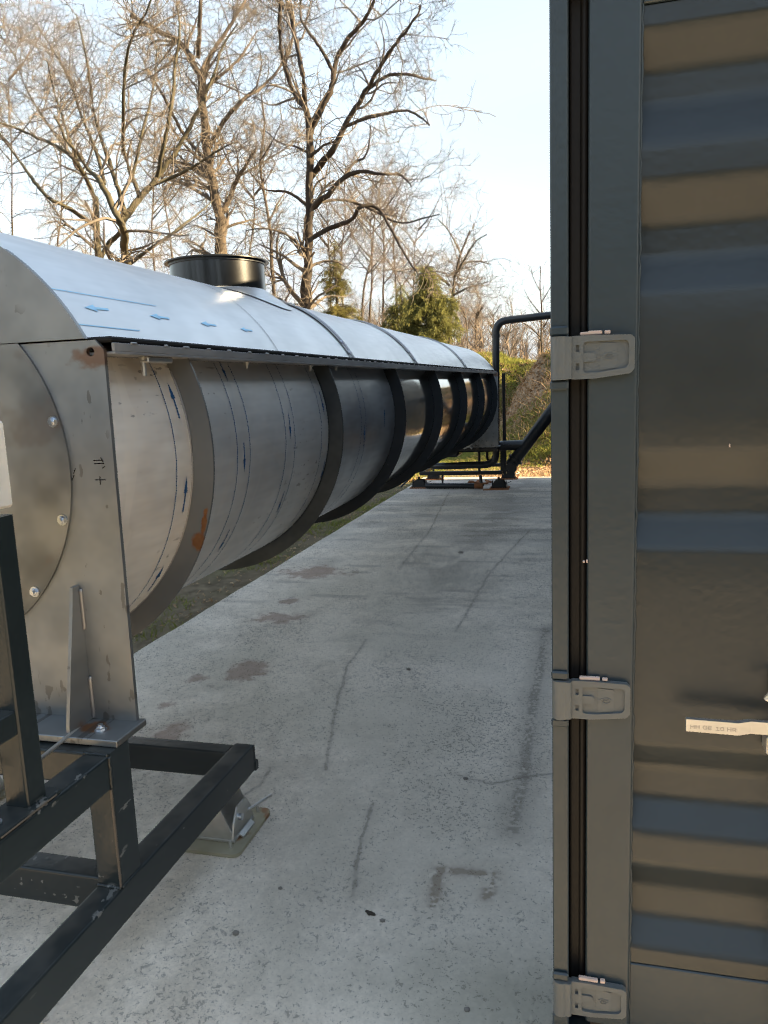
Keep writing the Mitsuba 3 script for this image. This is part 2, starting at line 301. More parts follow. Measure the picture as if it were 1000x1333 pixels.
# ------------------------------------------------------------------ ground
def sstep(a, b, v):
    t = np.clip((v - a) / (b - a), 0, 1); return t * t * (3 - 2 * t)
def earth_h(x, y):
    """crumbly brown heap on the right: its flank falls away to the left"""
    q = np.stack([x * 1.7, y * 1.7, 0 * x], -1)
    w = .5 * (meshkit.fbm(q, 3, 8) - .5)
    return (2.25 + .10 * x) * sstep(-2.55, -.45, x + w) * np.clip((y - 14.3 - w) / 2.6, 0, 1) ** .8 * np.clip((22 - y) / 3, 0, 1) * np.clip((12 - x) / 4, 0, 1)
def heap_h(x, y):
    """green bank behind, brown heap before it"""
    rough = meshkit.fbm(np.stack([x * 1.7, y * 1.7, 0 * x], -1), 4, 5) - .5
    bank = sstep(-6.5, -3.5, x) * sstep(17.4, 20.2, y) * np.clip((27 - y) / 4.0, 0, 1) * np.clip((12 - x) / 4, 0, 1) * (2.1 + .5 * (meshkit.noise(np.stack([x * .8, y * .4, 0 * x], -1), 3) - .5))
    h = np.maximum(bank, earth_h(x, y))
    return h + (.34 * rough + .22 * (meshkit.fbm(np.stack([x * 4.5, y * 4.5, 0 * x], -1), 3, 15) - .5)) * np.clip(h, 0, 1)
def ground_h(x, y):
    n = meshkit.fbm(np.stack([x * .8, y * .8, 0 * x], -1), 3, 2)
    far = np.clip((y - 30) / 60, 0, 1)
    return -.07 + .05 * (n - .5) + heap_h(x, y) + 2.2 * far * far
xs = np.concatenate([np.linspace(-220, -30, 20), np.linspace(-29, -7, 45), np.linspace(-6.8, 6, 130), np.linspace(6.5, 220, 40)])
ys = np.concatenate([np.linspace(-90, -2, 12), np.linspace(-1, 11, 50), np.linspace(11.1, 25, 140), np.linspace(26, 60, 30), np.linspace(66, 420, 18)])
gx, gy = np.meshgrid(xs, ys, indexing='ij')
structure('ground', outward(grid_mesh(np.stack([gx, gy, ground_h(gx, gy)], -1)), lambda c: c - [0, 0, 1]), 'soil', True, 'soil and rough grass around the concrete slab with an earth heap')
EDGE_X, END_Y = -2.585, 12.28
ey = np.linspace(.55, END_Y, 160)
ex = EDGE_X + .014 * (meshkit.fbm(np.stack([ey * 2.5, 0 * ey, 0 * ey], -1), 4, 9) - .5)
fx = np.linspace(EDGE_X, 7, 70)
fy = END_Y + .05 * (meshkit.fbm(np.stack([fx * 2.5, 0 * fx, 0 * fx], -1), 4, 8) - .5)
slab = Polygon(list(zip(ex, ey)) + list(zip(fx[1:], fy[1:])) + [(7, .55)])
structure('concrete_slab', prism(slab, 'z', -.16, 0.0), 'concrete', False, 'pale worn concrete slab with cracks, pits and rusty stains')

def blades(pts, h, w, rng, lean=.6):
    n = len(pts); a = rng.uniform(0, 2 * np.pi, n); hh = h * rng.uniform(.4, 1.3, n); ww = w * rng.uniform(.6, 1.3, n)
    d = np.c_[np.cos(a), np.sin(a), 0 * a]; l = rng.normal(0, lean, (n, 2)) * hh[:, None]
    tip = pts + np.c_[l, hh]; mid = pts + np.c_[l * .35, hh * .6]
    v = np.stack([pts - d * ww[:, None], pts + d * ww[:, None], mid + d * ww[:, None] * .7, mid - d * ww[:, None] * .7, tip], 1).reshape(-1, 3)
    k = np.arange(n)[:, None] * 5
    f = np.vstack([k + [0, 1, 2], k + [0, 2, 3], k + [3, 2, 4]])
    return trimesh.Trimesh(v, f, process=False)
def scatter(n, x0, x1, y0, y1, rng, keep=None):
    x, y = rng.uniform(x0, x1, n), rng.uniform(y0, y1, n)
    ok = (x < EDGE_X - .01) | (y > END_Y + .02)
    if keep is not None: ok &= keep(x, y, rng.uniform(0, 1, n))
    x, y = x[ok], y[ok]
    return np.c_[x, y, ground_h(x, y)]
patchy = lambda s, lo, hi: (lambda x, y, u: u < np.clip((meshkit.fbm(np.stack([x * s, y * s, 0 * x], -1), 3, 11) - lo) / (hi - lo), 0, 1))
RG = np.random.default_rng(21)
strip = blades(scatter(30000, -4.8, EDGE_X, 2.5, 12.3, RG, patchy(1.6, .45, .68)), .045, .004, RG, .9)
field = blades(scatter(80000, -6.5, 1.2, 12.3, 15.4, RG, patchy(1.1, .42, .66)), .08, .006, RG, .7)
def heap_keep(x, y, u):
    e = earth_h(x, y); c = meshkit.fbm(np.stack([x * .9, y * .9, 0 * x], -1), 3, 31)
    onheap = np.clip((c - .50 + .10 * (e < .5)) * 6, 0, .8)
    g = meshkit.fbm(np.stack([x * 1.3, y * 1.3, 0 * x], -1), 3, 77)
    return u < np.where((e < .15) | (heap_h(x, y) > e + .25), np.clip((g - .30) * 3.2, 0, .9), onheap)
heapg = blades(scatter(150000, -5.0, 2.5, 14.4, 22.0, RG, heap_keep), .10, .009, RG, .7)
whole('grass', 'short green grass in patches beside the slab and over the earth heap', 'grass', cat(strip, field, heapg), 'grass_blades', False, kind='stuff')
RG = np.random.default_rng(23)
brush = cat(blades(scatter(15000, -5.0, 2.5, 14.6, 21.5, RG, lambda x, y, u: (heap_h(x, y) > .25) & (u < np.clip((meshkit.fbm(np.stack([x * 1.5, y * 1.5, 0 * x], -1), 3, 41) - .42) * 6, 0, 1))), .22, .006, RG, 1.0),
            blades(scatter(9000, -6.5, 1.2, 12.3, 15.0, RG, patchy(1.4, .42, .6)), .12, .005, RG, 1.0))
whole('dry_stalks', 'straw coloured dry stalks standing on the earth heap and the green bank', 'stalks', brush, 'dry_leaves', False, kind='stuff')
def leaves(pts, s, rng):
    n = len(pts); u = rng.normal(0, 1, (n, 3)); u[:, 2] *= .45; u /= np.linalg.norm(u, axis=1, keepdims=True)
    w = np.cross(u, rng.normal(0, .35, (n, 3)) + [0, 0, 1]); w /= np.linalg.norm(w, axis=1, keepdims=True)
    ss = s * rng.uniform(.5, 1.4, (n, 1)); c = pts + [0, 0, .015]
    v = np.stack([c - u * ss, c + w * ss * .5 + [0, 0, .006], c + u * ss, c - w * ss * .5 + [0, 0, .006]], 1).reshape(-1, 3)
    k = np.arange(n)[:, None] * 4
    return trimesh.Trimesh(v, np.vstack([k + [0, 1, 2], k + [0, 2, 3]]), process=False)
RG = np.random.default_rng(22)
lit = cat(leaves(scatter(26000, -5.0, 2.5, 14.3, 20.0, RG, lambda x, y, u: u < np.where(earth_h(x, y) > .1, .95, .12)), .05, RG), leaves(scatter(42000, -6.5, 1.2, 12.3, 15.0, RG, patchy(.9, .30, .55)), .045, RG),
          leaves(scatter(2500, -4.8, EDGE_X, 2.5, 12.3, RG), .018, RG))
whole('leaf_litter', 'dry brown fallen leaves lying over the earth heap and grass', 'leaves', lit, 'dry_leaves', False, kind='stuff')

# ------------------------------------------------------------------ the drum
DX, DZ, RC, RR, RCOV = -1.768, 1.326, 0.620, 0.690, 0.664
Y0, Y1, YRAIL = 1.680, 10.40, 9.92
RINGS = [2.09 + 1.282 * k for k in range(7)]
def arc(r, a0, a1, y0, y1, na, ny, wav=0.0, seed=0):
    a, y = np.meshgrid(np.linspace(a0, a1, na), np.linspace(y0, y1, ny), indexing='ij')
    rr = r + (wave(a, y, wav, seed) if wav else 0)
    P = np.stack([DX + rr * np.cos(a), y, DZ + rr * np.sin(a)], -1)
    return outward(grid_mesh(P), lambda c: np.c_[0 * c[:, 0] + DX, c[:, 1], 0 * c[:, 0] + DZ])
def hit(x, y, r):
    """where the drum's surface of radius r is seen at a pixel: (angle, y)"""
    d = ray(x, y); ox, oz = EYE[0] - DX, EYE[2] - DZ
    A, B, C = d[0] ** 2 + d[2] ** 2, ox * d[0] + oz * d[2], ox * ox + oz * oz - r * r
    t = (-B - math.sqrt(max(B * B - A * C, 0))) / A
    p = EYE + d * t
    return math.atan2(p[2] - DZ, p[0] - DX), p[1]
def wave(a, y, wav, seed): return wav * (meshkit.fbm(np.stack([np.cos(a) * 2.2, y * 1.7, np.sin(a) * 2.2], -1), 2, seed) - .5)
def decal(poly, r, wav=.004, seed=0):
    """a polygon in (arc length, y) laid on the drum's sheet"""
    m = trimesh.creation.extrude_polygon(poly, .0004, engine='earcut')
    v, f = trimesh.remesh.subdivide_to_size(m.vertices, m.faces, .03)
    a = v[:, 0] / r; rr = r + .0016 + v[:, 2] + wave(a, v[:, 1], wav, seed)
    m = trimesh.Trimesh(np.c_[DX + rr * np.cos(a), v[:, 1], DZ + rr * np.sin(a)], f, process=False)
    return outward(m, lambda c: np.c_[0 * c[:, 0] + DX, c[:, 1], 0 * c[:, 0] + DZ])
def arrow(tail, head, r, w=.016, wav=.004, seed=0):
    (a0, y0), (a1, y1) = hit(*tail, r), hit(*head, r)
    t, h = np.array([a0 * r, y0]), np.array([a1 * r, y1]); u = (h - t) / np.linalg.norm(h - t); L = np.linalg.norm(h - t); n = np.array([-u[1], u[0]])
    b = h - u * min(.075, L * .45); k = w * .32
    return decal(Polygon([t + n * k, b + n * k, b + n * w, h, b - n * w, b - n * k, t - n * k]), r, wav, seed)
drum = thing('drum', 'long horizontal stainless steel drum with black rib rings and half-round cover', 'drum')
edges = [Y0 + .012] + RINGS + [Y1]
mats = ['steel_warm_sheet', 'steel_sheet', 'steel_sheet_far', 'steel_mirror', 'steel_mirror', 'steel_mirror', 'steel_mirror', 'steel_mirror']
shells = []
for k in range(len(edges) - 1):
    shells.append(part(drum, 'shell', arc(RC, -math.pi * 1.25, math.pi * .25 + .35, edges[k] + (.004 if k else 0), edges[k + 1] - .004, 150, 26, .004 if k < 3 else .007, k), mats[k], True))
for k, y in enumerate(RINGS):
    ann = Point(DX, DZ).buffer(RR, quad_segs=40).difference(Point(DX, DZ).buffer(RC - .004, quad_segs=40)).difference(sbox(DX - 1, DZ + .292, DX + 1, DZ + 1))
    part(drum, 'rib_ring', prism(ann, 'y', y - .004, y + .004), ('steel_ring_near', 'steel_ring_grey')[k] if k < 2 else 'ring_dark', False, 'grey rib ring with an orange rust patch, nearest of the rings' if k == 0 else None)
for y in RINGS:                                             # weld seams where rings meet the shell
    a = np.linspace(-math.pi * 1.2, .4, 90)
    part(drum, 'weld_seam', tube(np.c_[DX + (RC + .001) * np.cos(a), 0 * a + y - .005, DZ + (RC + .001) * np.sin(a)], .0028 + .0012 * RNG.random(90), 5), 'weld' if y < 3 else 'ring_dark', True)
# printed lines and arrows on the sheets
AC = math.asin((1.60 - DZ) / RC)
for k, (px, py) in ((0, (229, 600)), (1, (308.5, 585)), (1, (325, 600)), (1, (371.5, 570)), (1, (383.5, 570)), (1, (418, 579)), (2, (470, 545)), (2, (476, 545))):
    y = hit(px, py, RC)[1]
    part(shells[k], 'printed_line', decal(sbox(-2.2 * RC, y - .0015, AC * RC, y + .0015), RC, .004, k), 'blue_print', True)
for k, t, h in ((0, (233.5, 544.5), (217.6, 498)), (0, (237.4, 666.6), (242.5, 620.4)), (0, (191.5, 769.6), (213, 735.4)), (1, (281.5, 464), (296.5, 496.5)), (1, (316.6, 576), (317.2, 615)),
                (1, (374.5, 538), (378, 571.5)), (1, (370, 639), (359.5, 667.5)), (1, (298.6, 689), (282.4, 718.5)), (1, (415, 509.4), (421.9, 539.4)), (1, (422.5, 600), (417, 624)), (2, (473, 582), (473.6, 553)), (2, (500.5, 555), (499.5, 530))):
    part(shells[k], 'printed_arrow', arrow(t, h, RC, .0105 if k == 0 else .0095, .004, k), 'blue_print', True)
# half-round cover
ZR = 1.632
a0 = math.asin((ZR - DZ + .012) / RCOV)
STRAPS = [3.93, 5.51, 7.90]
ce = [Y0 - .01] + STRAPS + [Y1 + .01]
covers = []
COLLAR = (DX, 3.615)
for k in range(4):
    covers.append(part(drum, 'cover_sheet', arc(RCOV, a0, math.pi - a0, ce[k] + .001, ce[k + 1] - .001, 90, 40, .008, 20 + k), 'steel_cover', True))
for y in STRAPS:
    s = arc(RCOV + .006, a0, math.pi - a0, y - .042, y + .042, 70, 3); lip = [arc(RCOV + .003, a0, math.pi - a0, y + e - .002, y + e + .002, 70, 2) for e in (-.042, .042)]
    rib = tube(np.stack([DX + (RCOV + .008) * np.cos(np.linspace(a0, math.pi - a0, 60)), np.full(60, y), DZ + (RCOV + .008) * np.sin(np.linspace(a0, math.pi - a0, 60))], -1), .006, 6)
    st = part(drum, 'cover_strap', cat(s, rib, *lip), 'steel_strap', True)
    for a in (a0 + .06, a0 + .16):
        n = np.array([math.cos(a), 0, math.sin(a)])
        part(st, 'bolt', hexbolt(np.array([DX, y - .022, DZ]) + n * (RCOV + .007), n, .009, .008), 'zinc_bolt')
seam = hit(292, 385, RCOV)[1]
for dy in (0, ):
    part(covers[0], 'sheet_seam', decal(sbox(a0 * RCOV, seam - .0025, 1.7, seam + .0025), RCOV, .008, 20), 'steel_strap', True)
for t, h in (((141, 403), (110, 400)), ((220, 415), (195, 411)), ((281, 424), (261, 421)), ((328, 431), (313, 428))):
    part(covers[0], 'printed_arrow', arrow(t, h, RCOV, .012, .008, 20), 'pale_print', True)
for (xa, ya), (xb, yb) in (((66, 375), (203, 399)), ((100, 418), (184, 434))):
    (aa, ya_), (ab, yb_) = hit(xa, ya, RCOV), hit(xb, yb, RCOV); am = (aa + ab) / 2
    part(covers[0], 'printed_line', decal(sbox(am * RCOV - .0013, ya_, am * RCOV + .0013, yb_), RCOV, .008, 20), 'pale_print', True)
# rail below the cover, both sides
for s in (1, -1):
    mx = lambda x: DX + s * (x - DX)
    def bx(xa, xb, *r, b=.002): xa, xb = sorted((mx(xa), mx(xb))); return bbox(xa, xb, *r, b)
    rail = part(drum, 'rail', cat(bx(-1.215, -1.118, Y0 + .0125, YRAIL, 1.604, 1.611, b=.001), bx(-1.126, -1.118, Y0 + .0125, YRAIL, 1.6115, 1.632, b=.001)), 'steel_rail')
    part(rail, 'edge_seal', bx(-1.200, -1.121, Y0 + .005, YRAIL, 1.6335, 1.6475, b=.004), 'rubber')
    if s == 1:
        y, n = 1.78, 0
        while y < YRAIL - .05:
            w = RNG.uniform(.008, .02)
            part(rail, 'weld_blob', bbox(-1.122, -1.1155, y - w, y + w, 1.629, 1.6365, .0025), 'weld')
            y += RNG.uniform(.09, .17)
        for px, h in ((185, .05), (320, .022), (403, .025), (436, .02)):
            y = on_x(px, 453, -1.15)[1]
            part(rail, 'peg', cat(cyl((-1.15, y, 1.603), (-1.15, y, 1.603 - h), .007, 10), cyl((-1.15, y, 1.603), (-1.15, y, 1.595), .012, 8)), 'galvanised')
        part(rail, 'bracket', bbox(-1.158, -1.13, 1.86, 1.99, 1.588, 1.6035, .003), 'galvanised')
# duct collar on top
cz0, cz1 = 1.90, 2.128
def ring_solid(r0, r1, z0, z1): return prism(Point(*COLLAR).buffer(r1, quad_segs=24).difference(Point(*COLLAR).buffer(r0, quad_segs=24)), 'z', z0, z1)
col = part(drum, 'duct_collar', ring_solid(.226, .230, cz0, cz1 - .0005), 'collar_steel', 40, 'dark round duct collar with a rolled flange standing on the cover')
part(col, 'flange', cat(ring_solid(.2265, .2535, cz1, cz1 + .006), ring_solid(.231, .236, cz1 - .012, cz1 - .001)), 'paint_black', 40)
th = np.linspace(0, 2 * np.pi, 73)                          # flared skirt between collar and cover
rad = np.stack([np.full(73, .2305), .2305 + np.clip(.10 * np.abs(np.cos(th)) + .03, .03, .2)], 1)
P = np.zeros((73, 2, 3)); P[:, :, 0] = COLLAR[0] + rad * np.cos(th)[:, None]; P[:, :, 1] = COLLAR[1] + rad * np.sin(th)[:, None]
P[:, 1, 2] = DZ + np.sqrt(np.maximum((RCOV + .003) ** 2 - (P[:, 1, 0] - DX) ** 2, 0)); P[:, 0, 2] = 1.994
part(col, 'skirt', outward(grid_mesh(P), lambda c: c - [0, 0, 1]), 'steel_cover', 30)
# front end: support plate, bolted disc, cover end
def end_plate(yf, front):
    s = 1 if front else -1
    outline = Polygon([(DX - .62, .652), (DX + .62, .652), (DX + .628, 1.615), (DX + .606, 1.640), (DX - .606, 1.640), (DX - .628, 1.615)])
    hole = Point(-1.178, 1.612).buffer(.011)
    y0, y1 = (yf, yf + .012)
    pl = part(drum, 'support_plate', prism(outline.difference(hole).difference(Point(DX * 2 + 1.178, 1.612).buffer(.011)), 'y', y0, y1), 'steel_plate')
    part(pl, 'end_cap', prism(Point(DX, DZ).buffer(RCOV + .001, quad_segs=40).intersection(sbox(DX - 1, 1.644, DX + 1, 3)), 'y', y0 - .008 * s, y1 - .008 * s), 'steel_plate')
    disc = Point(DX, DZ).buffer(.501, quad_segs=40)
    part(pl, 'inspection_disc', prism(disc.intersection(sbox(-9, 0, 9, 1.642)).difference(Point(DX + .482 * math.cos(math.radians(44.4)) * 1.01, DZ + .337).buffer(.009)), 'y', y0 - .006 if front else y1, y0 - .0005 if front else y1 + .006), 'steel_disc')
    for k in range(12):
        a = math.radians(-16 + 30.3 * k)
        if DZ + .482 * math.sin(a) > 1.63 or k == 2: continue
        if front: part(pl, 'bolt', hexbolt((DX + .482 * math.cos(a), y0 - .006, DZ + .482 * math.sin(a)), (0, -1, 0), .0105, .009, k), 'zinc_bolt')
    by0, by1 = (1.566, Y0 + .022) if front else (Y1 - .01, Y1 + .12)
    part(pl, 'base_plate', bbox(DX - .635, DX + .635, by0, by1, .6335, .6515, .002), 'steel_plate')
    for x in (-1.284, -2.25, -1.768):
        g = Polygon([(y0 - .0005, .652), (y0 - .0005, 1.02), (y0 - .028, 1.02), (y0 - .034, .98), (y0 - .098, .672), (y0 - .098, .652)]) if front else Polygon([(y1, .652), (y1, 1.02), (y1 + .03, 1.02), (y1 + .095, .652)])
        gk = part(pl, 'gusset', prism(g, 'x', x - .005, x + .005), 'steel_plate')
        if front:
            for za, zb in ((.90, 1.01), (.655, .77)): part(gk, 'weld_seam', tube([(x + .008, y0 - .002, z) for z in np.linspace(za, zb, 12)], .0055 + .001 * RNG.random(12), 6), 'weld', True)
    if front:
        for x in (-1.213, -1.6, -2.3): part(pl, 'foot_bolt', hexbolt((x, 1.617, .6515), (0, 0, 1), .012, .011), 'zinc_bolt')
        for zz, pts in (((0), [(-1.200, 1.345), (-1.172, 1.345)]), (0, [(-1.198, 1.337), (-1.170, 1.337)]), (0, [(-1.178, 1.352), (-1.172, 1.340)]), (0, [(-1.200, 1.296), (-1.170, 1.296)]), (0, [(-1.186, 1.305), (-1.186, 1.284)]), (0, [(-1.176, 1.325), (-1.168, 1.330)]), (0, [(-1.262, 1.312), (-1.254, 1.325)]), (0, [(-1.268, 1.295), (-1.260, 1.308)])):
            (xa, za), (xb, zb) = pts
            part(pl, 'pen_mark', tube([(xa, y0 - .0005, za), (xb, y0 - .0005, zb)], .0012, 4), 'rubber')
end_plate(Y0, True); end_plate(Y1, False)

# ------------------------------------------------------------------ support frames
def front_frame():
    f = thing('steel_frame', 'dark painted box section frame carrying the near end of the drum', 'frame')
    for s in (1, -1):
        X0, X1 = (-1.208, -1.135) if s == 1 else (DX * 2 + 1.135, DX * 2 + 1.208)
        part(f, 'lower_beam', beam('y', -.6, 2.335, X0, X1, .17, .27), 'paint_frame', 40)
        part(f, 'end_flange', bbox(X0, X1 + (.004 if s == 1 else 0), 2.335, 2.358, .17, .205, .002), 'paint_frame')
        part(f, 'post', beam('z', .2705, .6325, X0, X1, 1.532, 1.622), 'paint_frame', 40)
        part(f, 'upper_beam', beam('y', -.6, 1.531, X0, X1, .540, .630), 'paint_frame', 40)
        part(f, 'weld_seam', cat(*[tube([(x, 1.531, z) for z in np.linspace(.275, .54, 16)], (.0028 + .0012 * RNG.random(16)), 5) for x in (X1 - .003,)]), 'raw_weld', True)
    bead = lambda a, b, r=.0042: tube(np.linspace(a, b, 26) + RNG.normal(0, .0006, (26, 3)), r + .0014 * RNG.random(26), 6)
    for a, b in (((-1.135, 1.534, .2715), (-1.135, 1.620, .2715)), ((-1.206, 1.5305, .2715), (-1.137, 1.5305, .2715)), ((-1.1345, 1.5315, .545), (-1.1345, 1.5315, .627)), ((-1.206, 1.5315, .631), (-1.137, 1.5315, .631)), ((-1.209, 2.2635, .268), (-1.209, 2.2635, .172)), ((-1.209, 1.5585, .268), (-1.209, 1.5585, .172)), ((-1.137, 2.3365, .266), (-1.137, 2.3365, .21))):
        part(f, 'weld_bead', bead(a, b), 'paint_frame', True)
    part(f, 'cross_beam', beam('x', DX - .558, -1.209, 1.56, 1.635, .17, .268), 'paint_frame', 40)
    part(f, 'cross_beam', beam('x', DX - .558, -1.209, 2.265, 2.330, .17, .268), 'paint_frame', 40)
    part(f, 'cross_beam', beam('x', DX - .558, -1.209, 1.535, 1.618, .542, .629), 'paint_frame', 40)
    return f
front_frame()
def drive_frame():
    f = thing('drive_frame', 'dark teal upright frame bolted on the beam at the left edge', 'frame')
    part(f, 'post', beam('z', .6405, 1.268, -1.212, -1.152, 1.270, 1.330, .007), 'paint_frame', 40)
    part(f, 'post', beam('z', .6405, 1.268, -1.212, -1.152, .40, .46, .007), 'paint_frame', 40)
    part(f, 'rail', beam('y', .4605, 1.2695, -1.208, -1.156, .805, .86, .006), 'paint_frame', 40)
    part(f, 'rail', beam('x', -1.75, -1.2125, 1.274, 1.326, .80, .855, .006), 'paint_frame', 40)
    part(f, 'rail', beam('x', -1.75, -1.2125, 1.274, 1.326, 1.20, 1.255, .006), 'paint_frame', 40)
    b = part(f, 'foot_plate', bbox(-1.222, -1.137, 1.15, 1.36, .6303, .6398, .002), 'paint_frame')
    part(b, 'bolt', hexbolt((-1.185, 1.205, .6398), (0, 0, 1), .013, .012), 'zinc_bolt')
    part(b, 'bare_edge', tube([(-1.1368, y, .634) for y in np.linspace(1.17, 1.34, 12)], .0022, 5), 'raw_weld', True)
    part(f, 'brace', tube([(-1.30, 1.14, .66), (-1.235, 1.29, .75)], .010, 10), 'paint_black', 40)
drive_frame()
cb = thing('control_box', 'white box with a black lid above the dark upright at the left edge', 'box')
part(cb, 'body', bbox(-1.55, -1.226, 1.275, 1.42, 1.2695, 1.460, .006), 'white_panel')
part(cb, 'lid', bbox(-1.56, -1.238, 1.265, 1.42, 1.4625, 1.50, .006), 'rubber')
whole('rod', 'thin bare steel rod running from the gusset foot to the upright', 'rod', tube([on_x(112, 941, -1.287) + [0, -.012, .002], on_x(46, 993, -1.26), on_x(30, 1006, -1.255)], .0055, 10), 'galvanised', 40)

def jack(loc, label, scale=1.0, turn=0.0, dark=False, group='levelling jacks under the drum frames'):
    k = thing('levelling_jack', label, 'jack', group)
    T = trimesh.transformations.rotation_matrix(turn, [0, 0, 1]); T[:3, :3] *= scale; T[:3, 3] = loc
    def put(root, name, m, mt, smooth=False): mt = ('rust' if name == 'foot_plate' else 'paint_black') if dark else mt; m = m.copy(); m.apply_transform(T); return part(root, name, m, mt, smooth)
    fp = put(k, 'foot_plate', prism(rrect(-.144, .144, -.144, .144, .028, 6), 'z', .001, .013), 'foot_plate', 30)
    for x, y in ((.10, .115), (.10, -.105), (-.11, .11), (-.11, -.11)): put(fp, 'stud', cyl((x, y, .0125), (x, y, .036), .006, 8), 'galvanised', 40)
    put(k, 'shoe', cat(bbox(-.115, .105, -.085, .075, .0135, .024, .002), prism(Polygon([(-.085, .0245), (.075, .0245), (.06, .075), (.028, .118), (-.038, .118), (-.068, .075)]), 'x', .094, .101),
        prism(Polygon([(-.085, .0245), (.075, .0245), (.06, .075), (.028, .118), (-.038, .118), (-.068, .075)]), 'x', -.11, -.102), prism(Polygon([(.1055, .0235), (.122, .014), (.122, .020), (.1075, .029)]), 'y', -.05, .04)), 'galvanised')
    put(k, 'wedge', prism(Polygon([(-.10, .0245), (.0935, .0245), (.0935, .05), (.062, .125), (-.065, .125), (-.10, .055)]), 'y', -.083, -.078), 'galvanised')
    put(k, 'wedge', prism(Polygon([(-.10, .0245), (.0935, .0245), (.0935, .05), (.062, .125), (-.065, .125), (-.10, .055)]), 'y', .062, .067), 'galvanised')
    put(k, 'spindle', cyl((-.015, 0, .02), (-.015, 0, .168), .019, 18), 'galvanised', 40)
    put(k, 'pin', cyl((.094, -.03, .078), (.112, -.03, .080), .011, 14), 'zinc_bolt', 40)
    put(k, 'lever', tube([(.085, .025, .06), (.11, .05, .068), (.158, .115, .085)], .0055, 8), 'galvanised', 40)
jack((-1.237, 2.221, 0), 'galvanised jack on an olive foot plate under the near beam end')
jack((DX * 2 + 1.237, 2.221, 0), 'galvanised jack under the hidden far corner of the near frame', turn=math.pi)

def far_frame():
    f = thing('end_frame', 'black low frame standing on the slab under the far end of the drum', 'frame')
    for y in (11.0, 12.05):
        part(f, 'cross_beam', beam('x', -2.37, -1.158, y - .03, y + .03, .19, .245), 'paint_black', 40)
    for x in (-1.185, -2.345):
        part(f, 'side_beam', beam('y', 11.031, 12.019, x - .03, x + .03, .19, .245), 'paint_black', 40)
    for x in (-1.155, DX * 2 + 1.155):
        part(f, 'post', beam('z', .2455, .574, x - .035, x + .035, 10.98, 11.05), 'paint_black', 40)
    part(f, 'end_post', beam('z', .2, 1.617, -1.152, -1.105, 10.985, 11.05), 'paint_black', 40)
    for x in (-1.19, DX * 2 + 1.19): part(f, 'bearer', beam('y', 10.38, 11.05, x - .03, x + .03, .575, .6325) if x < -2 else beam('y', 10.38, 10.979, x - .03, x + .03, .575, .6325), 'paint_black', 40)
    part(f, 'valve_stem', cyl((-1.478, 10.9, .25), (-1.478, 10.9, .56), .02, 10), 'paint_black', 40)
    part(f, 'valve_stem', tube([(-1.36, 10.9, .56), (-1.365, 10.9, .44), (-1.34, 10.9, .39)], .018, 10), 'paint_black', 40)
    part(f, 'drop_leg', cat(cyl((-2.03, 10.98, .10), (-2.03, 10.98, .19), .018, 10), cyl((-2.03, 10.98, .05), (-2.03, 10.98, .1), .01, 8)), 'paint_black', 40)
    part(f, 'drop_leg', tube([(-1.475, 10.96, .19), (-1.465, 10.95, .09), (-1.435, 10.93, .035)], .022, 8), 'paint_black', 40)
    part(f, 'gearbox', cat(bbox(-1.72, -1.2, 10.5, 10.93, .56, .70, .02), bbox(-1.95, -1.70, 10.45, 10.9, .50, .72, .03), cyl((-1.45, 10.49, .62), (-1.45, 10.40, .62), .05, 16)), 'paint_black')
    part(f, 'valve_handle', cat(tube([(-1.62, 10.42, .62), (-1.53, 10.38, .66), (-1.49, 10.37, .70)], .012, 8), tube([(-1.58, 10.38, .70), (-1.50, 10.38, .62)], .014, 8)), 'galvanised', 40)
far_frame()
jack((-2.385, 11.06, 0), 'dark jack under the far frame at its near left corner', .95, 0, True)
jack((-1.20, 10.96, 0), 'dark jack under the far frame at its near right corner, below the pipes', .95, 0, True)
jack((-2.36, 12.06, 0), 'dark jack under the far frame at its rear left corner', .95, 0, True)
jack((-1.17, 12.04, 0), 'dark jack under the far frame at its rear right corner', .95, 0, True)
pa = thing('pipe', 'dark pipe bent upright beside the drum end and across towards the container', 'pipe')
part(pa, 'run', tube(bend([(-2.62, 11.9, .385), (-2.06, 10.56, .365), (-1.20, 10.55, .385), (-1.173, 10.55, 2.295), (-.03, 10.62, 2.36)], .16, 10), .049, 16), 'paint_black', 40)
for p, q in (((-1.196, 10.55, .60), (-1.195, 10.55, .64)), ((-1.175, 10.55, 2.10), (-1.1745, 10.55, 2.13)), ((-.98, 10.562, 2.305), (-.95, 10.564, 2.307))): part(pa, 'sleeve', cyl(p, q, .055, 18), 'paint_black', 40)
pb = thing('auger_tube', 'thick dark tube rising diagonally from the drum end towards the container', 'tube')
A_, B_ = np.array([-1.02, 10.70, .345]), np.array([-.06, 10.70, 1.60])
part(pb, 'tube', cyl(A_, B_, .082, 24), 'paint_black', 40)
u = (B_ - A_) / np.linalg.norm(B_ - A_)
part(pb, 'flange', cyl(A_ + u * .10, A_ + u * .13, .105, 24), 'paint_black', 40)
part(pb, 'motor_cap', cat(cyl(A_ + [.02, -.12, -.02], A_ + [.02, .05, -.02], .075, 22), cyl(A_ + [.02, -.132, -.02], A_ + [.02, -.12, -.02], .055, 22)), 'paint_black', 40)
part(pb, 'inlet', cyl((-1.34, 10.70, .62), (-.80, 10.70, .635), .068, 22), 'paint_black', 40)
gt = thing('loose_tube', 'black tube with a rusty end lying on the slab under the far frame', 'tube')
part(gt, 'tube', cyl((-2.26, 10.90, .045), (-1.55, 10.87, .045), .04, 14), 'paint_black', 40)
part(gt, 'rusty_end', cyl((-1.549, 10.87, .045), (-1.43, 10.866, .045), .041, 14), 'rust', 40)
t = np.linspace(0, 1, 40)
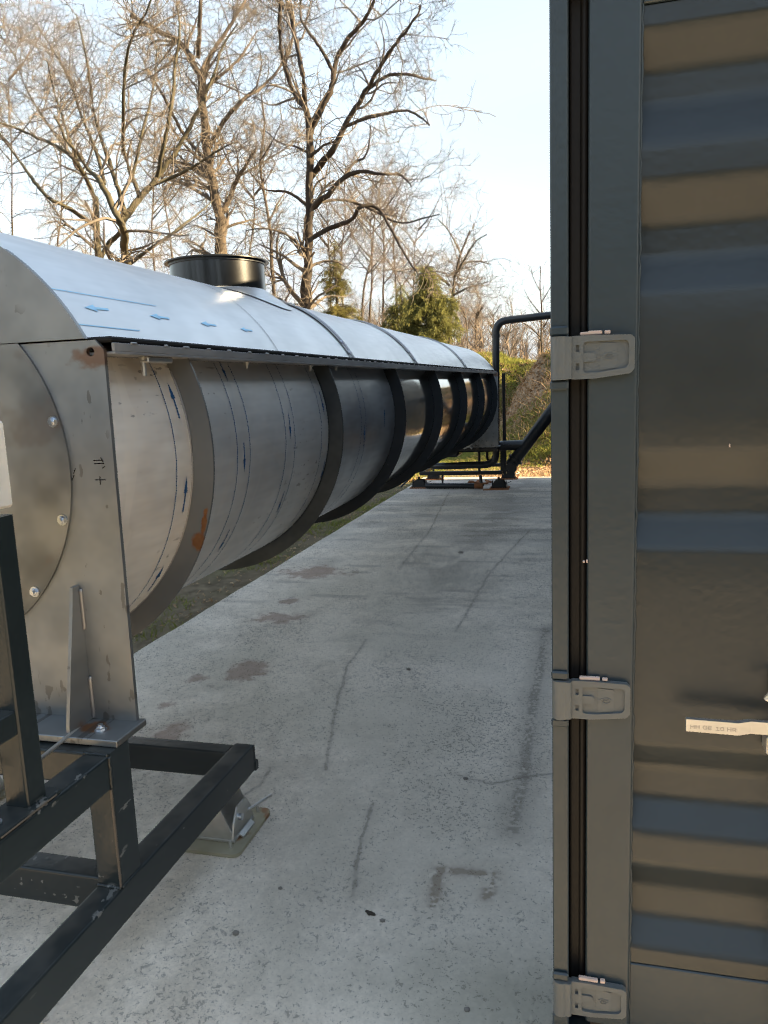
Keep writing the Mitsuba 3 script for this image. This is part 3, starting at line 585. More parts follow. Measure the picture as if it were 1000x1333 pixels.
whole('hose', 'reddish hose lying in loops on the slab under the far frame', 'hose', tube(np.c_[-1.72 + .34 * t + .05 * np.sin(t * 19), 11.35 + .12 * np.cos(t * 14), .03 + .02 * np.sin(t * 9) ** 2], .017, 7), 'rust', 40)
whole('bracing_bar', 'black bar leaning from the slab edge up to the far frame', 'bar', tube([(-2.66, 10.96, .02), (-2.45, 10.96, .21)], .013, 8), 'paint_black', 40)
whole('rust_sheet', 'flat rusty sheet lying under the jack below the pipes', 'sheet', prism(affinity.rotate(rrect(-1.42, -1.05, 10.74, 10.84, .02), 8), 'z', .001, .006), 'rust')

# ------------------------------------------------------------------ the container
YD = 1.45
CX0, CX1, CZ1, CYE = -.063, 2.375, 2.59, 12.15
con = thing('shipping_container', 'dark grey shipping container with corrugated doors facing the camera', 'shipping container')
MP = 'paint_container'
for x0, x1 in ((CX0, -.032), (CX1 - .031, CX1)):
    part(con, 'corner_post', beam('z', .15, CZ1 - .12, x0, x1, 1.437, 1.56, .004), MP, 30)
part(con, 'door_jamb', bbox(-.0315, .02, 1.512, 1.56, .15, CZ1 - .12, .002), 'rubber'); part(con, 'door_jamb', bbox(CX1 - .08, CX1 - .0315, 1.512, 1.56, .15, CZ1 - .12, .002), 'rubber')
part(con, 'header', bbox(CX0, CX1, 1.437, 1.56, CZ1 - .119, CZ1, .004), MP)
part(con, 'sill', bbox(CX0, CX1, 1.425, 1.56, .02, .149, .004), MP)
for x in (CX0 - .005, CX1 - .16):
    for y in (1.42, CYE - .17):
        for z in (0.001, CZ1 - .06): part(con, 'corner_casting', bbox(x, x + .165, y + .004, y + .18, z, z + .12, .006), MP)
def corrugated(axis_len, pitch=.278, depth=.036, flat=.07):
    pts, s, i = [(0, 0)], 0.0, 0
    sl = (pitch - 2 * flat) / 2
    while s < axis_len - pitch:
        pts += [(s + flat, 0), (s + flat + sl, depth), (s + 2 * flat + sl, depth), (s + pitch, 0)]; s += pitch
    return np.array(pts + [(axis_len, 0)])
prof = corrugated(CYE - 1.60)
for name, xw, sgn in (('side_wall', CX0 + .008, 1), ('side_wall', CX1 - .008, -1)):
    P = np.stack([np.stack([xw + sgn * prof[:, 1], 1.561 + prof[:, 0], np.full(len(prof), z)], -1) for z in (.14, CZ1 - .06)], 1)
    part(con, name, grid_mesh(P), MP)
    for z0, z1 in ((.03, .139), (CZ1 - .059, CZ1 - .001)): part(con, 'side_rail', bbox(min(xw, xw + sgn * .06), max(xw, xw + sgn * .06), 1.561, CYE, z0, z1, .003), MP)
part(con, 'roof', bbox(CX0 + .07, CX1 - .07, 1.561, CYE - .01, CZ1 - .03, CZ1 - .004, .002), MP)
part(con, 'end_wall', bbox(CX0 + .002, CX1 - .002, CYE - .009, CYE + .03, .12, CZ1 - .121, .002), MP)
# a door leaf: frame, corrugated panel, seal; x0..x1 from its hinge side
edge_x = lambda y: 834.5 + (816.5 - 834.5) * y / 1333
YO, YR = 1.462, 1.499
zo = lambda y: on_y(edge_x(y) + 1, y, YO)[2]
zr = lambda y: on_y(edge_x(y) + 1, y, YR)[2]
PROF = [(zo(8), YO), (zo(38), YO), (zr(95), YR), (zr(140), YR), (zo(190), YO), (zo(239), YO), (zr(294), YR), (zr(339), YR), (zo(387), YO), (zo(582), YO), (zr(628), YR), (zr(671), YR), (zo(718), YO), (zo(964), YO),
        (zr(995), YR), (zr(1034), YR), (zo(1083), YO), (zo(1122), YO), (zr(1148), YR), (zr(1185), YR), (zo(1232), YO), (zo(1251), YO)]
def profile_sheet(x0, x1):
    pts = []
    for (za, ya), (zb, yb) in zip(PROF, PROF[1:]):
        pts += [(za + (zb - za) * s, ya + (yb - ya) * s) for s in (0.0, .045, .955)]
    pts = np.array(pts + [PROF[-1]])
    q = pts.copy()
    q[1:-1] = .6 * pts[1:-1] + .2 * (pts[:-2] + pts[2:]); pts = q.copy()
    X = np.linspace(x0, x1, 40)
    P = np.stack([np.stack([np.full(len(pts), x), pts[:, 1] + .0032 * (meshkit.fbm(np.stack([np.full(len(pts), x * 4), pts[:, 0] * 6, 0 * pts[:, 0]], -1), 2, 3) - .5), pts[:, 0]], -1) for x in X], 0)
    return outward(grid_mesh(P), lambda c: c + [0, 1, 0])
Z_TOP, Z_BOT = zo(8), zo(1251)
DZ0, DZ1 = .185, 2.44
def door(x0, x1, hs):
    """hs = +1: hinges on the low-x side"""
    d = part(con, 'door', profile_sheet(x0 + .0865, x1 - .0865), 'paint_door', 35)
    for a, b in ((x0, x0 + .086), (x1 - .086, x1)): part(d, 'stile', beam('z', DZ0, DZ1, a, b, YD, YD + .05, .006), MP, 40)
    part(d, 'top_rail', bbox(x0 + .087, x1 - .087, YD + .006, YD + .05, Z_TOP + .002, DZ1, .002), MP)
    part(d, 'bottom_rail', bbox(x0 + .087, x1 - .087, YD + .008, YD + .05, DZ0, Z_BOT - .002, .002), MP)
    hx = x0 - .004 if hs == 1 else x1 + .004
    e = hs
    part(d, 'seal', cat(prism(rrect(*sorted((hx, hx - e * .028)), YD + .028, YD + .06, .005), 'z', DZ0 - .01, DZ1), tube([(hx - e * .003, YD + .026, z) for z in np.linspace(DZ0, DZ1, 3)], .0065, 10)), 'rubber_seal', 40)
    part(d, 'bottom_seal', tube([(x, YD + .018, DZ0 - .012) for x in np.linspace(x0 + .01, x1, 3)], .012, 10), 'rubber_seal', 40)
    for xx in (x0 + .0865, x1 - .0865):
        z = np.linspace(DZ0, DZ1, 160)
        part(d, 'weld_seam', tube(np.c_[np.full(160, xx) + .0008 * RNG.normal(0, 1, 160), np.full(160, YD + .0115), z], .0026 + .0012 * RNG.random(160), 6), MP, True)
    return d
def hinge_mesh(zc, s):
    """pin barrel on the post, blade across the gap onto the stile"""
    out = Polygon([(-.028, -.038), (.012, -.038), (.074, -.031), (.081, -.023), (.081, .030), (.075, .036), (.012, .038), (-.028, .038)])
    out = affinity.scale(out, 1, s, origin=(0, 0)).buffer(-.004).buffer(.004, quad_segs=3)
    inner = Polygon([(-.006, -.027), (.020, -.027), (.066, -.021), (.071, -.015), (.071, .023), (.066, .027), (-.006, .027)])
    inner = affinity.scale(inner, 1, s, origin=(0, 0)).buffer(-.005).buffer(.005, quad_segs=3)
    tg = Polygon([(-.006, -.008), (.012, -.008), (.016, -.004), (.016, .004), (.012, .008), (-.006, .008)])
    slots = [sbox(-.019, .010, -.013, .022), sbox(-.019, -.022, -.013, -.010)]
    top = out.difference(inner)
    for q in slots: top = top.difference(q)
    y = YD - .002
    face = prism(Polygon([(.022, -.0235 * s), (.052, -.020 * s), (.052, .022 * s), (.022, .0245 * s)]), 'y', y - .0105, y - .008)
    ms = [prism(out, 'y', y - .009, y), prism(top, 'y', y - .0145, y - .009), prism(tg, 'y', y - .0125, y - .009), face]
    bar = trimesh.creation.cylinder(.0155, .076 * s, sections=28); bar.apply_translation([-.0475, YD - .0135, 0])
    kn = prism(rrect(-.046, -.026, YD - .026, YD - .004, .006), 'z', -.037 * s, .037 * s)
    logo = prism(Point(0, 0).buffer(1, quad_segs=10).difference(Point(0, 0).buffer(.78, quad_segs=10)), 'y', y - .0117, y - .0103); v = np.array(logo.vertices); v[:, 0] = v[:, 0] * .0105 + .037; v[:, 2] *= .0058; logo.vertices = v
    tx = meshkit.text_mesh('GHD', .006, .0012); v = np.array(tx.vertices); v = np.c_[v[:, 0] - v[:, 0].mean() + .037, y - .0105 - v[:, 2], v[:, 1] - .003]; tx = fixed(trimesh.Trimesh(v, tx.faces, process=False))
    m = cat(*ms, bar, kn, logo, tx); m.apply_translation([0, 0, zc]); return m
dl = door(.001, 1.150, 1)
HZ = [on_y(745, 466, 1.44)[2], on_y(745, 909, 1.44)[2], on_y(745, 1296, 1.44)[2]]
HZ = [HZ[0] + .655] + HZ
for zc in HZ:
    if zc > 2.4: continue
    part(dl, 'hinge', hinge_mesh(zc, 1.0), 'paint_hinge', 25)
    c = [bbox(x, x + w, YD - .012, YD - .003, zc + .0385, zc + .043 + RNG.uniform(0, .003), .0015) for x, w in ((-.012, .016), (.002, .024), (.030, .010))]
    part(dl, 'paint_chip', cat(*c), 'primer')
# post splits at the hinges: lugs above and below each barrel
for zc in HZ:
    for s in (-1, 1): part(con, 'hinge_lug', bbox(CX0 - .001, -.0315, 1.428, 1.4365, *sorted((zc + s * .0395, zc + s * .056)), .003), MP)
part(dl, 'paint_chip', cat(bbox(-.006, -.002, YD - .001, YD + .01, on_y(762, 731, 1.46)[2], on_y(762, 729, 1.46)[2], .0005), bbox(.0, .003, YD - .002, YD + .001, on_y(766, 731, 1.46)[2], on_y(766, 727, 1.46)[2], .0005)), 'primer')
q = on_y(950, 580, YO); part(dl, 'paint_chip', bbox(q[0] - .001, q[0] + .001, YO - .0015, YO + .002, q[2] - .003, q[2] + .003, .0005), 'primer')
# locking bar, handle, keeper
rod_x = .385
part(dl, 'locking_bar', cyl((rod_x, YD - .045, .12), (rod_x, YD - .045, 2.50), .017, 20), 'galvanised', 40)
hz = .877
lev = Polygon([(.175, 1.392), (.262, 1.392), (.285, 1.404), (.345, 1.404), (.372, 1.396), (.372, 1.411), (.345, 1.414), (.280, 1.414), (.258, 1.402), (.175, 1.402)])
m = prism(lev, 'z', hz - .0115, hz + .0115)
v = np.array(m.vertices); v[:, 2] += (v[:, 0] - .175) * -.015; m.vertices = v
hub = prism(rrect(.360, .412, 1.385, 1.427, .01), 'z', hz - .02, hz + .02)
part(dl, 'handle', cat(m, hub), 'galvanised')
def emboss(text, x, h):
    tx = meshkit.text_mesh(text, h, .0007, True); v = np.array(tx.vertices)
    return fixed(trimesh.Trimesh(np.c_[x + v[:, 0] * 1.25, 1.3922 - v[:, 2], hz - .0055 + v[:, 1] - (x - .175) * .015], tx.faces, process=False))
part(dl, 'handle_lettering', cat(emboss('HH GE', .181, .0070), emboss('10 HR', .2235, .0070)), 'weld')
kq = on_y(1000, 903, 1.41)
part(dl, 'handle_keeper', tube([(kq[0] + .03, 1.44, kq[2] + .006), (kq[0] + .014, 1.405, kq[2] + .012), (kq[0] + .003, 1.398, kq[2] + .007), (kq[0] - .003, 1.402, kq[2] - .008)], .006, 8), 'galvanised', 40)
for b in (bbox(.315, .345, YD - .03, YO - .001, hz - .06, hz - .025, .003), bbox(.322, .36, YD - .012, YO - .001, hz + .03, hz + .09, .003)): part(dl, 'handle_bracket', b, 'galvanised')
door(1.158, 2.311, -1)

# ------------------------------------------------------------------ small stones
def pebble(p, s, sd):
    m = trimesh.creation.icosphere(2, 1.0); v = np.array(m.vertices)
    v *= (.75 + .5 * meshkit.noise(v * 1.7 + sd, sd))[:, None] * [1, .8, .55]
    return trimesh.Trimesh(v * s + [p[0], p[1], s * .3], m.faces, process=False)
mat('clod', (.07, .06, .05), rough=.95, spec=.1); mat('stone', (.22, .20, .18), rough=.9, spec=.2)
whole('clod', 'small dark clod of dirt on the slab below the square patch mark', 'dirt', cat(pebble(on_z(482, 1190), .010, 1), pebble(on_z(486, 1191), .007, 2), pebble(on_z(478, 1187), .006, 3)), 'clod', True)
for i, (px, py, s, l) in enumerate(((498, 1199, .008, 'tiny stone right of the dark clod on the slab'), (606, 1014, .009, 'tiny dark stone on the slab right of the long crack'), (307, 1216, .010, 'small stone on the slab below the jack'), (532, 872, .012, 'small stone in the middle of the slab'), (600, 720, .022, 'stone on the far part of the slab'), (365, 1157, .007, 'tiny stone right below the foot plate of the near jack'), (608, 1315, .008, 'tiny stone at the bottom edge near the container'))):
    whole('stone', l, 'stone', pebble(on_z(px, py), s, 5 + i), 'stone', True, 'small stones on the slab')

# ------------------------------------------------------------------ trees
def batch_tubes(P, R, sides):
    """P (n, k, 3), R (n, k): n tapered tubes in one mesh"""
    n, k = P.shape[:2]
    t = np.gradient(P, axis=1); t /= np.linalg.norm(t, axis=2, keepdims=True) + 1e-9
    ref = np.where(np.abs(t[..., 2:]) < .9, [0, 0, 1.0], [1.0, 0, 0])
    ref = np.broadcast_to(ref[:, :1], ref.shape)
    a = np.cross(t, ref); a /= np.linalg.norm(a, axis=2, keepdims=True) + 1e-9
    b = np.cross(t, a); g = np.arange(sides) * 2 * np.pi / sides
    V = P[:, :, None] + R[:, :, None, None] * (np.cos(g)[:, None] * a[:, :, None] + np.sin(g)[:, None] * b[:, :, None])
    i, j = np.meshgrid(np.arange(k - 1), np.arange(sides), indexing='ij')
    q = np.stack([i * sides + j, (i + 1) * sides + j, (i + 1) * sides + (j + 1) % sides, i * sides + (j + 1) % sides], -1).reshape(-1, 4)
    f = np.vstack([q[:, [0, 2, 1]], q[:, [0, 3, 2]]])
    Fc = (np.arange(n) * k * sides)[:, None, None] + f[None]
    return V.reshape(-1, 3), Fc.reshape(-1, 3)
def resample(p, k):
    p = np.asarray(p, float); s = np.r_[0, np.cumsum(np.linalg.norm(np.diff(p, axis=0), axis=1))]
    u = np.linspace(0, s[-1], k)
    return np.stack([np.interp(u, s, p[:, c]) for c in range(3)], 1)
def smooth_line(p, n=4):
    p = np.asarray(p, float)
    for _ in range(2):
        q = [p[0]]
        for a, b in zip(p, p[1:]): q += [.75 * a + .25 * b, .25 * a + .75 * b]
        p = np.array(q + [p[-1]])
    return p
def grow(P, R, rng, per_m, len_m, ang=(30, 70), up=.15, k=7, curl=.35, rr=(.45, .7), rmin=.003, tmin=.15, taper=.35, cap=40000):
    """children of the branches P (n, k, 3): returns the next level"""
    n, kk = P.shape[:2]
    L = np.linalg.norm(np.diff(P, axis=1), axis=2).sum(1)
    cnt = rng.poisson(np.clip(L * per_m, .6, 60)); own = np.repeat(np.arange(n), cnt)
    if len(own) > cap: own = rng.choice(own, cap, replace=False)
    m = len(own); t = tmin + (1 - tmin) * rng.random(m) ** .85
    x = t * (kk - 1.001); i = x.astype(int); fr = (x - i)[:, None]
    S = P[own, i] * (1 - fr) + P[own, i + 1] * fr; r0 = R[own, i] * (1 - fr[:, 0]) + R[own, i + 1] * fr[:, 0]
    T = P[own, i + 1] - P[own, i]; T /= np.linalg.norm(T, axis=1, keepdims=True) + 1e-9
    N = np.cross(T, rng.normal(0, 1, (m, 3))); N /= np.linalg.norm(N, axis=1, keepdims=True) + 1e-9
    A = np.radians(rng.uniform(*ang, m))[:, None]
    D = T * np.cos(A) + N * np.sin(A); D[:, 2] += up; D /= np.linalg.norm(D, axis=1, keepdims=True)
    ln = rng.uniform(*len_m, m) * (1.15 - .55 * t)
    ra = np.maximum(r0 * rng.uniform(*rr, m), rmin)
    out = np.zeros((m, k, 3)); out[:, 0] = S; step = (ln / (k - 1))[:, None]
    W = rng.normal(0, 1, (m, 3))
    for j in range(1, k):
        W = .55 * W + rng.normal(0, 1, (m, 3)) * .85
        D = D + curl * W * .55; D[:, 2] += up * .25
        D /= np.linalg.norm(D, axis=1, keepdims=True)
        out[:, j] = out[:, j - 1] + D * step
    return out, np.maximum(ra[:, None] * np.linspace(1, taper, k)[None], rmin * .7)
def px_line(pts, Y, rng, spread, y0=0.0):
    """a limb read off the picture, given depth of its own"""
    n = len(pts); dy = y0 + np.cumsum(rng.normal(0, 1, n)) * spread / max(n, 1) ** .5 + np.linspace(0, 1, n) * rng.normal(0, spread)
    dy[0] = y0
    return np.array([on_y(x, y, Y + d) for (x, y), d in zip(pts, dy)])
def tree(name, label, trunk, limbs, Y, seed, m_bark, m_twig, levels, spread=1.5, group=None, wscale=1.0, base_z=-.1):
    """trunk, limbs: lists of (pixel points, start radius px, end radius px)"""
    rng = np.random.default_rng(seed)
    px = Y / F * wscale
    t = thing(name, label, 'tree', group)
    src_P, src_R = [], []
    for j, (pts, r0, r1) in enumerate([trunk] + limbs):
        w = px_line(pts, Y, rng, spread if j else .15)
        if j == 0:
            foot = w[0].copy(); foot[2] = ground_h(np.array([foot[0]]), np.array([foot[1]]))[0] + base_z
            w = np.vstack([foot, w]); 
        w = smooth_line(w)
        k = max(10, len(w)); w = resample(w, k)
        w[1:-1] += rng.normal(0, r0 * px * .12, (k - 2, 3))
        r = np.linspace(r0, r1, k) * px
        if j == 0: r = r * (1 + .5 * np.exp(-np.arange(k) * 1.2))
        r = r * (1 + .06 * rng.normal(0, 1, k))
        part(t, 'trunk' if j == 0 else 'limb', tube(w, r, 10 if j == 0 else 7), m_bark, True)
        src_P.append(resample(w, 14)); src_R.append(np.interp(np.linspace(0, 1, 14), np.linspace(0, 1, k), r))
    P, R = np.array(src_P), np.array(src_R)
    skip = P.copy()
    V, Fs, base = [], [], 0
    # the trunk carries fewer boughs low down
    for li, lv in enumerate(levels):
        sides = lv.pop('sides', 3); lv = dict(lv)
        P2, R2 = grow(P, R, rng, **lv)
        v, f = batch_tubes(P2, R2, sides); V.append(v); Fs.append(f + base); base += len(v)
        P, R = P2, R2
    part(t, 'twigs', trimesh.Trimesh(np.vstack(V), np.vstack(Fs), process=False), m_twig, False, kind='stuff')
    return t
def LV(a=1.0, d=1.0, cap=20000, curl=.36):
    return [dict(per_m=1.9 * d, len_m=(.9 * a, 2.7 * a), ang=(30, 65), up=.12, k=8, curl=curl, rr=(.35, .6), rmin=.013 * a, sides=5),
            dict(per_m=3.4 * d, len_m=(.5 * a, 1.5 * a), ang=(30, 70), up=.08, k=7, curl=curl, rr=(.45, .7), rmin=.0085 * a, sides=4),
            dict(per_m=4.6 * d, len_m=(.25 * a, .8 * a), ang=(30, 75), up=.05, k=5, curl=curl, rr=(.5, .7), rmin=.006 * a, sides=3, cap=cap),
            dict(per_m=4.6 * d, len_m=(.12 * a, .42 * a), ang=(30, 75), up=.03, k=3, curl=curl, rr=(.6, .8), rmin=.0045 * a, sides=3, cap=int(cap * 2))]
tree('oak_tree', 'tall bare dark oak standing clear in the middle with bent limbs spreading right', ([(399, 402), (400, 360), (401, 323), (403, 274), (403, 228), (404, 195), (403, 172), (398, 141)], 8.5, 4.2), [
    ([(397, 139), (386, 129), (375, 103), (365, 65), (363, 23), (366, 0), (362, -40)], 3.6, 1.6), ([(397, 142), (396, 106), (388, 68), (382, 34), (375, 8), (366, -30)], 3.4, 1.6),
    ([(404, 174), (418, 141), (434, 114), (435, 84), (445, 61), (460, 42), (475, 27), (488, 0), (492, -25)], 4.2, 1.2), ([(434, 95), (425, 75), (416, 61), (399, 38), (390, 23), (392, 0)], 2.6, 1.0),
    ([(404, 230), (420, 212), (434, 194), (451, 160), (475, 122), (496, 84), (517, 53), (540, 27), (548, 8)], 4.6, 1.0), ([(475, 120), (502, 97), (525, 95), (551, 101), (568, 105)], 2.6, .8),
    ([(449, 165), (475, 154), (502, 148), (529, 141), (548, 152), (559, 163)], 2.2, .8), ([(403, 205), (422, 188), (436, 184)], 2.4, 1.0),
    ([(403, 274), (430, 251), (449, 228), (475, 222), (502, 228), (521, 224), (536, 243)], 4.0, .9), ([(449, 229), (460, 211), (479, 205), (483, 163)], 2.2, .8),
    ([(402, 312), (434, 294), (460, 287), (466, 268), (491, 266), (510, 300), (529, 334), (544, 357)], 3.4, .9), ([(412, 264), (445, 258), (480, 270), (521, 294), (550, 284), (572, 279)], 2.2, .7),
    ([(401, 268), (373, 247), (350, 250), (335, 240)], 2.4, .8), ([(401, 330), (376, 305), (350, 296), (320, 300)], 2.0, .7), ([(403, 200), (385, 190), (366, 188), (345, 170)], 2.0, .7)], 20.0, 3, 'bark_dark', 'twig_brown', LV(1.0, .95), 1.3)
tree('spreading_tree', 'wide bare many-stemmed tree with mossy limbs rising behind the near end of the cover', ([(128, 345), (126, 310), (126, 280), (124, 256)], 6, 4.4), [
    ([(124, 258), (108, 224), (92, 200), (68, 188), (30, 170), (0, 160), (-30, 150)], 3.4, 1.0), ([(125, 294), (92, 272), (64, 260), (44, 236), (24, 208), (0, 176), (-20, 150)], 3.2, 1.0),
    ([(106, 222), (90, 180), (84, 160), (70, 120), (62, 80)], 2.4, .9), ([(165, 352), (162, 320), (160, 288), (148, 272), (136, 240), (112, 218), (92, 190), (70, 150)], 7.0, 1.2),
    ([(158, 290), (180, 260), (208, 228), (240, 180), (260, 140), (280, 96), (288, 60), (310, 30)], 5.2, 1.0), ([(162, 278), (152, 236), (132, 184), (120, 136), (116, 100), (110, 60), (100, 20)], 3.8, 1.0),
    ([(182, 256), (160, 200), (160, 160), (162, 80), (172, 44), (190, 20), (200, -10)], 3.2, 1.0), ([(196, 242), (230, 228), (256, 216), (288, 192), (310, 185)], 2.6, .8),
    ([(164, 346), (184, 332), (224, 304), (256, 280), (276, 262)], 2.8, .8), ([(205, 230), (215, 180), (225, 130), (228, 80), (236, 40), (230, 0)], 3.0, 1.0), ([(136, 240), (128, 200), (105, 150), (90, 100), (60, 50), (40, 20)], 2.6, .8),
    ([(160, 300), (140, 318), (130, 338)], 3.4, 3.6), ([(150, 270), (175, 225), (185, 170), (200, 120), (205, 60)], 2.8, .8), ([(100, 210), (60, 160), (30, 110), (20, 70)], 2.0, .7)], 16.0, 4, 'bark_moss', 'twig_brown', LV(.85, 1.15), 1.3)
tree('mossy_tree', 'tall bare tree with a stout warm brown trunk behind the duct collar', ([(288, 352), (288, 310), (288, 280), (276, 240), (272, 200), (264, 168), (262, 104), (248, 70), (224, 48), (190, 36), (170, 20)], 12, 2.2), [
    ([(290, 276), (297, 262), (308, 232), (320, 216), (335, 190)], 4.0, 1.0), ([(272, 192), (290, 160), (312, 132), (344, 112), (368, 84), (380, 50)], 3.6, .9), ([(258, 75), (259, 50), (262, 0), (262, -40)], 3.4, 1.5),
    ([(263, 92), (268, 80), (296, 40), (320, 0), (332, -30)], 3.2, 1.2), ([(272, 210), (245, 185), (225, 150), (205, 110), (190, 90)], 2.8, .8), ([(286, 300), (310, 290), (335, 285)], 2.0, .7), ([(280, 250), (255, 235), (235, 232)], 2.0, .7), ([(262, 120), (285, 100), (310, 80), (335, 40)], 2.4, .8), ([(230, 52), (210, 80), (190, 100)], 2.0, .7)], 23.0, 5, 'bark_warm', 'twig_brown', LV(1.05, 1.0), 1.6)
tree('slender_tree', 'thin bare tree between the stout trunk and the dark oak', ([(356, 372), (354, 348), (352, 296), (342, 240), (338, 212), (346, 160), (340, 120)], 3.6, 1.0), [([(350, 290), (362, 262), (372, 250)], 1.5, .6), ([(343, 245), (325, 225), (318, 205)], 1.5, .6), ([(338, 210), (352, 190), (366, 160)], 1.3, .6)], 22.0, 6, 'bark_warm', 'twig_brown', LV(.8, 1.2, 8000), .8)
tree('leaning_tree', 'low bare tree with long thin limbs reaching right behind the fir', ([(584, 440), (588, 400), (590, 375), (594, 350), (601, 326), (612, 300)], 3.4, 1.0), [
    ([(586, 372), (563, 352), (540, 348), (510, 355)], 1.6, .6), ([(594, 348), (616, 338), (640, 344)], 1.5, .6), ([(592, 360), (604, 338), (620, 312), (634, 305)], 1.5, .6), ([(590, 385), (612, 372), (634, 372)], 1.4, .6), ([(600, 330), (585, 300), (570, 285)], 1.3, .6)], 25.0, 7, 'bark_warm', 'twig_red', LV(.85, 1.0, 10000), 1.0)
tree('young_tree', 'small young bare tree rising behind the earth heap beside the container', ([(706, 470), (705, 440), (705, 400), (703, 370), (704, 346)], 2.0, .5), [
    ([(705, 440), (690, 425), (676, 418)], .9, .4), ([(705, 430), (716, 412), (724, 400)], .9, .4), ([(705, 410), (690, 392), (682, 376)], .8, .4), ([(704, 395), (716, 376), (722, 362)], .8, .4), ([(704, 380), (694, 362), (692, 350)], .7, .4)], 27.0, 8, 'bark_warm', 'twig_brown', LV(.6, .8, 5000), .5)
# slim trees and scrub behind
slim = [(20, 330, 90, 26, 'warm'), (-25, 330, -30, 22, 'dark'), (70, 335, 120, 28, 'warm'), (196, 330, 150, 27, 'warm'), (222, 335, 170, 30, 'warm'), (322, 355, 190, 29, 'warm'), (428, 395, 250, 27, 'warm'), (446, 400, 215, 30, 'warm'), (462, 402, 225, 28, 'warm'), (478, 405, 235, 31, 'warm'), (498, 410, 250, 29, 'warm'), (520, 420, 270, 31, 'warm'), (538, 425, 290, 29, 'warm'), (604, 440, 360, 32, 'warm'), (622, 445, 385, 34, 'warm'), (645, 450, 405, 36, 'warm')]
where = ['furthest left but one, left of the many-stemmed tree', 'at the left edge of the picture', 'seen through the left part of the many-stemmed tree', 'just right of the many-stemmed stems', 'left of the stout brown trunk', 'right of the stout brown trunk', 'just right of the dark oak trunk', 'second right of the dark oak trunk', 'third right of the dark oak trunk', 'fourth right of the dark oak trunk', 'fifth right of the dark oak trunk', 'just left of the green fir', 'behind the green fir', 'right behind the green fir', 'above the far end of the cover', 'left of the upright pipe']
for i, ((x, y0, y1, Y, kind), w) in enumerate(zip(slim, where)):
    rg = np.random.default_rng(100 + i); n = 6
    yy = np.linspace(y0, y1, n); xx = x + np.cumsum(rg.normal(0, 3.0, n)) + (yy - y0) * rg.normal(0, .06)
    lim = []
    for j in range(7):
        s = rg.uniform(.2, .95); bx, by = np.interp(s, np.linspace(0, 1, n), xx), np.interp(s, np.linspace(0, 1, n), yy)
        side = rg.choice([-1, 1]); ln = (y0 - y1) * rg.uniform(.18, .38)
        lim.append(([(bx, by), (bx + side * ln * .35, by - ln * .4), (bx + side * ln * .6, by - ln * .95)], 1.0, .4))
    tree('slim_tree', 'slim bare tree ' + w, (list(zip(xx, yy)), 2.2 if y0 - y1 > 140 else 1.5, .5), lim, float(Y), 200 + i, 'bark_warm', 'twig_red', LV(.8, .9, 5500), .8, 'slim bare trees in the background')
def shrub(label, x, y, Y, hgt, wid, n, seed, m='twig_red'):
    rng = np.random.default_rng(seed); b = on_y(x, y, Y); b[2] = ground_h(np.array([b[0]]), np.array([b[1]]))[0]
    t = thing('bare_shrub', label, 'shrub', 'bare shrubs behind the drum')
    a = rng.uniform(0, 2 * np.pi, n); rr = np.sqrt(rng.random(n))
    P = np.zeros((n, 9, 3)); s = np.linspace(0, 1, 9)
    off = np.c_[np.cos(a) * rr * wid, np.sin(a) * rr * wid]
    P[:, :, :2] = b[:2] + off[:, None] * (.25 + .75 * s[None, :, None] ** 1.3) + np.cumsum(rng.normal(0, .04, (n, 9, 2)), 1)
    P[:, :, 2] = b[2] + s[None] * (hgt * rng.uniform(.6, 1.0, n))[:, None]
    R = np.linspace(1, .35, 9)[None] * rng.uniform(.010, .022, n)[:, None]
    v0, f0 = batch_tubes(P, R, 5); part(t, 'stems', trimesh.Trimesh(v0, f0, process=False), 'bark_warm', False)
    V, Fs, base = [], [], 0
    for lv in (dict(per_m=2.2, len_m=(.5, 1.3), k=6, rmin=.006, ang=(20, 55), up=.2), dict(per_m=4, len_m=(.2, .6), k=4, rmin=.0045, ang=(25, 60), cap=9000), dict(per_m=4, len_m=(.1, .3), k=3, rmin=.0035, cap=14000)):
        P, R = grow(P, R, rng, **lv); v, f = batch_tubes(P, R, 3); V.append(v); Fs.append(f + base); base += len(v)
    part(t, 'twigs', trimesh.Trimesh(np.vstack(V), np.vstack(Fs), process=False), m, False, kind='stuff')
for i, (x, y, Y, h, w, n, l) in enumerate(((470, 420, 24, 4.2, 1.5, 34, 'reddish bare scrub between the two firs'), (515, 430, 26, 4.0, 1.4, 30, 'reddish bare scrub close left of the green fir'), (620, 450, 28, 2.6, 1.3, 30, 'pale bare scrub above the far end of the cover'), (665, 455, 33, 2.4, 1.6, 26, 'low bare scrub behind the upright pipe'), (330, 350, 25, 3.6, 1.6, 26, 'bare scrub right of the duct collar'), (230, 340, 22, 3.4, 1.6, 30, 'bare mossy scrub above the duct collar'), (140, 335, 20, 3.0, 1.6, 26, 'bare scrub at the foot of the many-stemmed tree'), (40, 320, 24, 2.6, 1.8, 26, 'low bare scrub at the far left behind the cover'), (372, 380, 26, 3.2, 1.3, 24, 'bare scrub left of the dark oak trunk'))):
    shrub(l, x, y, Y, h, w, n, 300 + i, 'twig_brown' if i in (5, 6, 7) else 'twig_red')
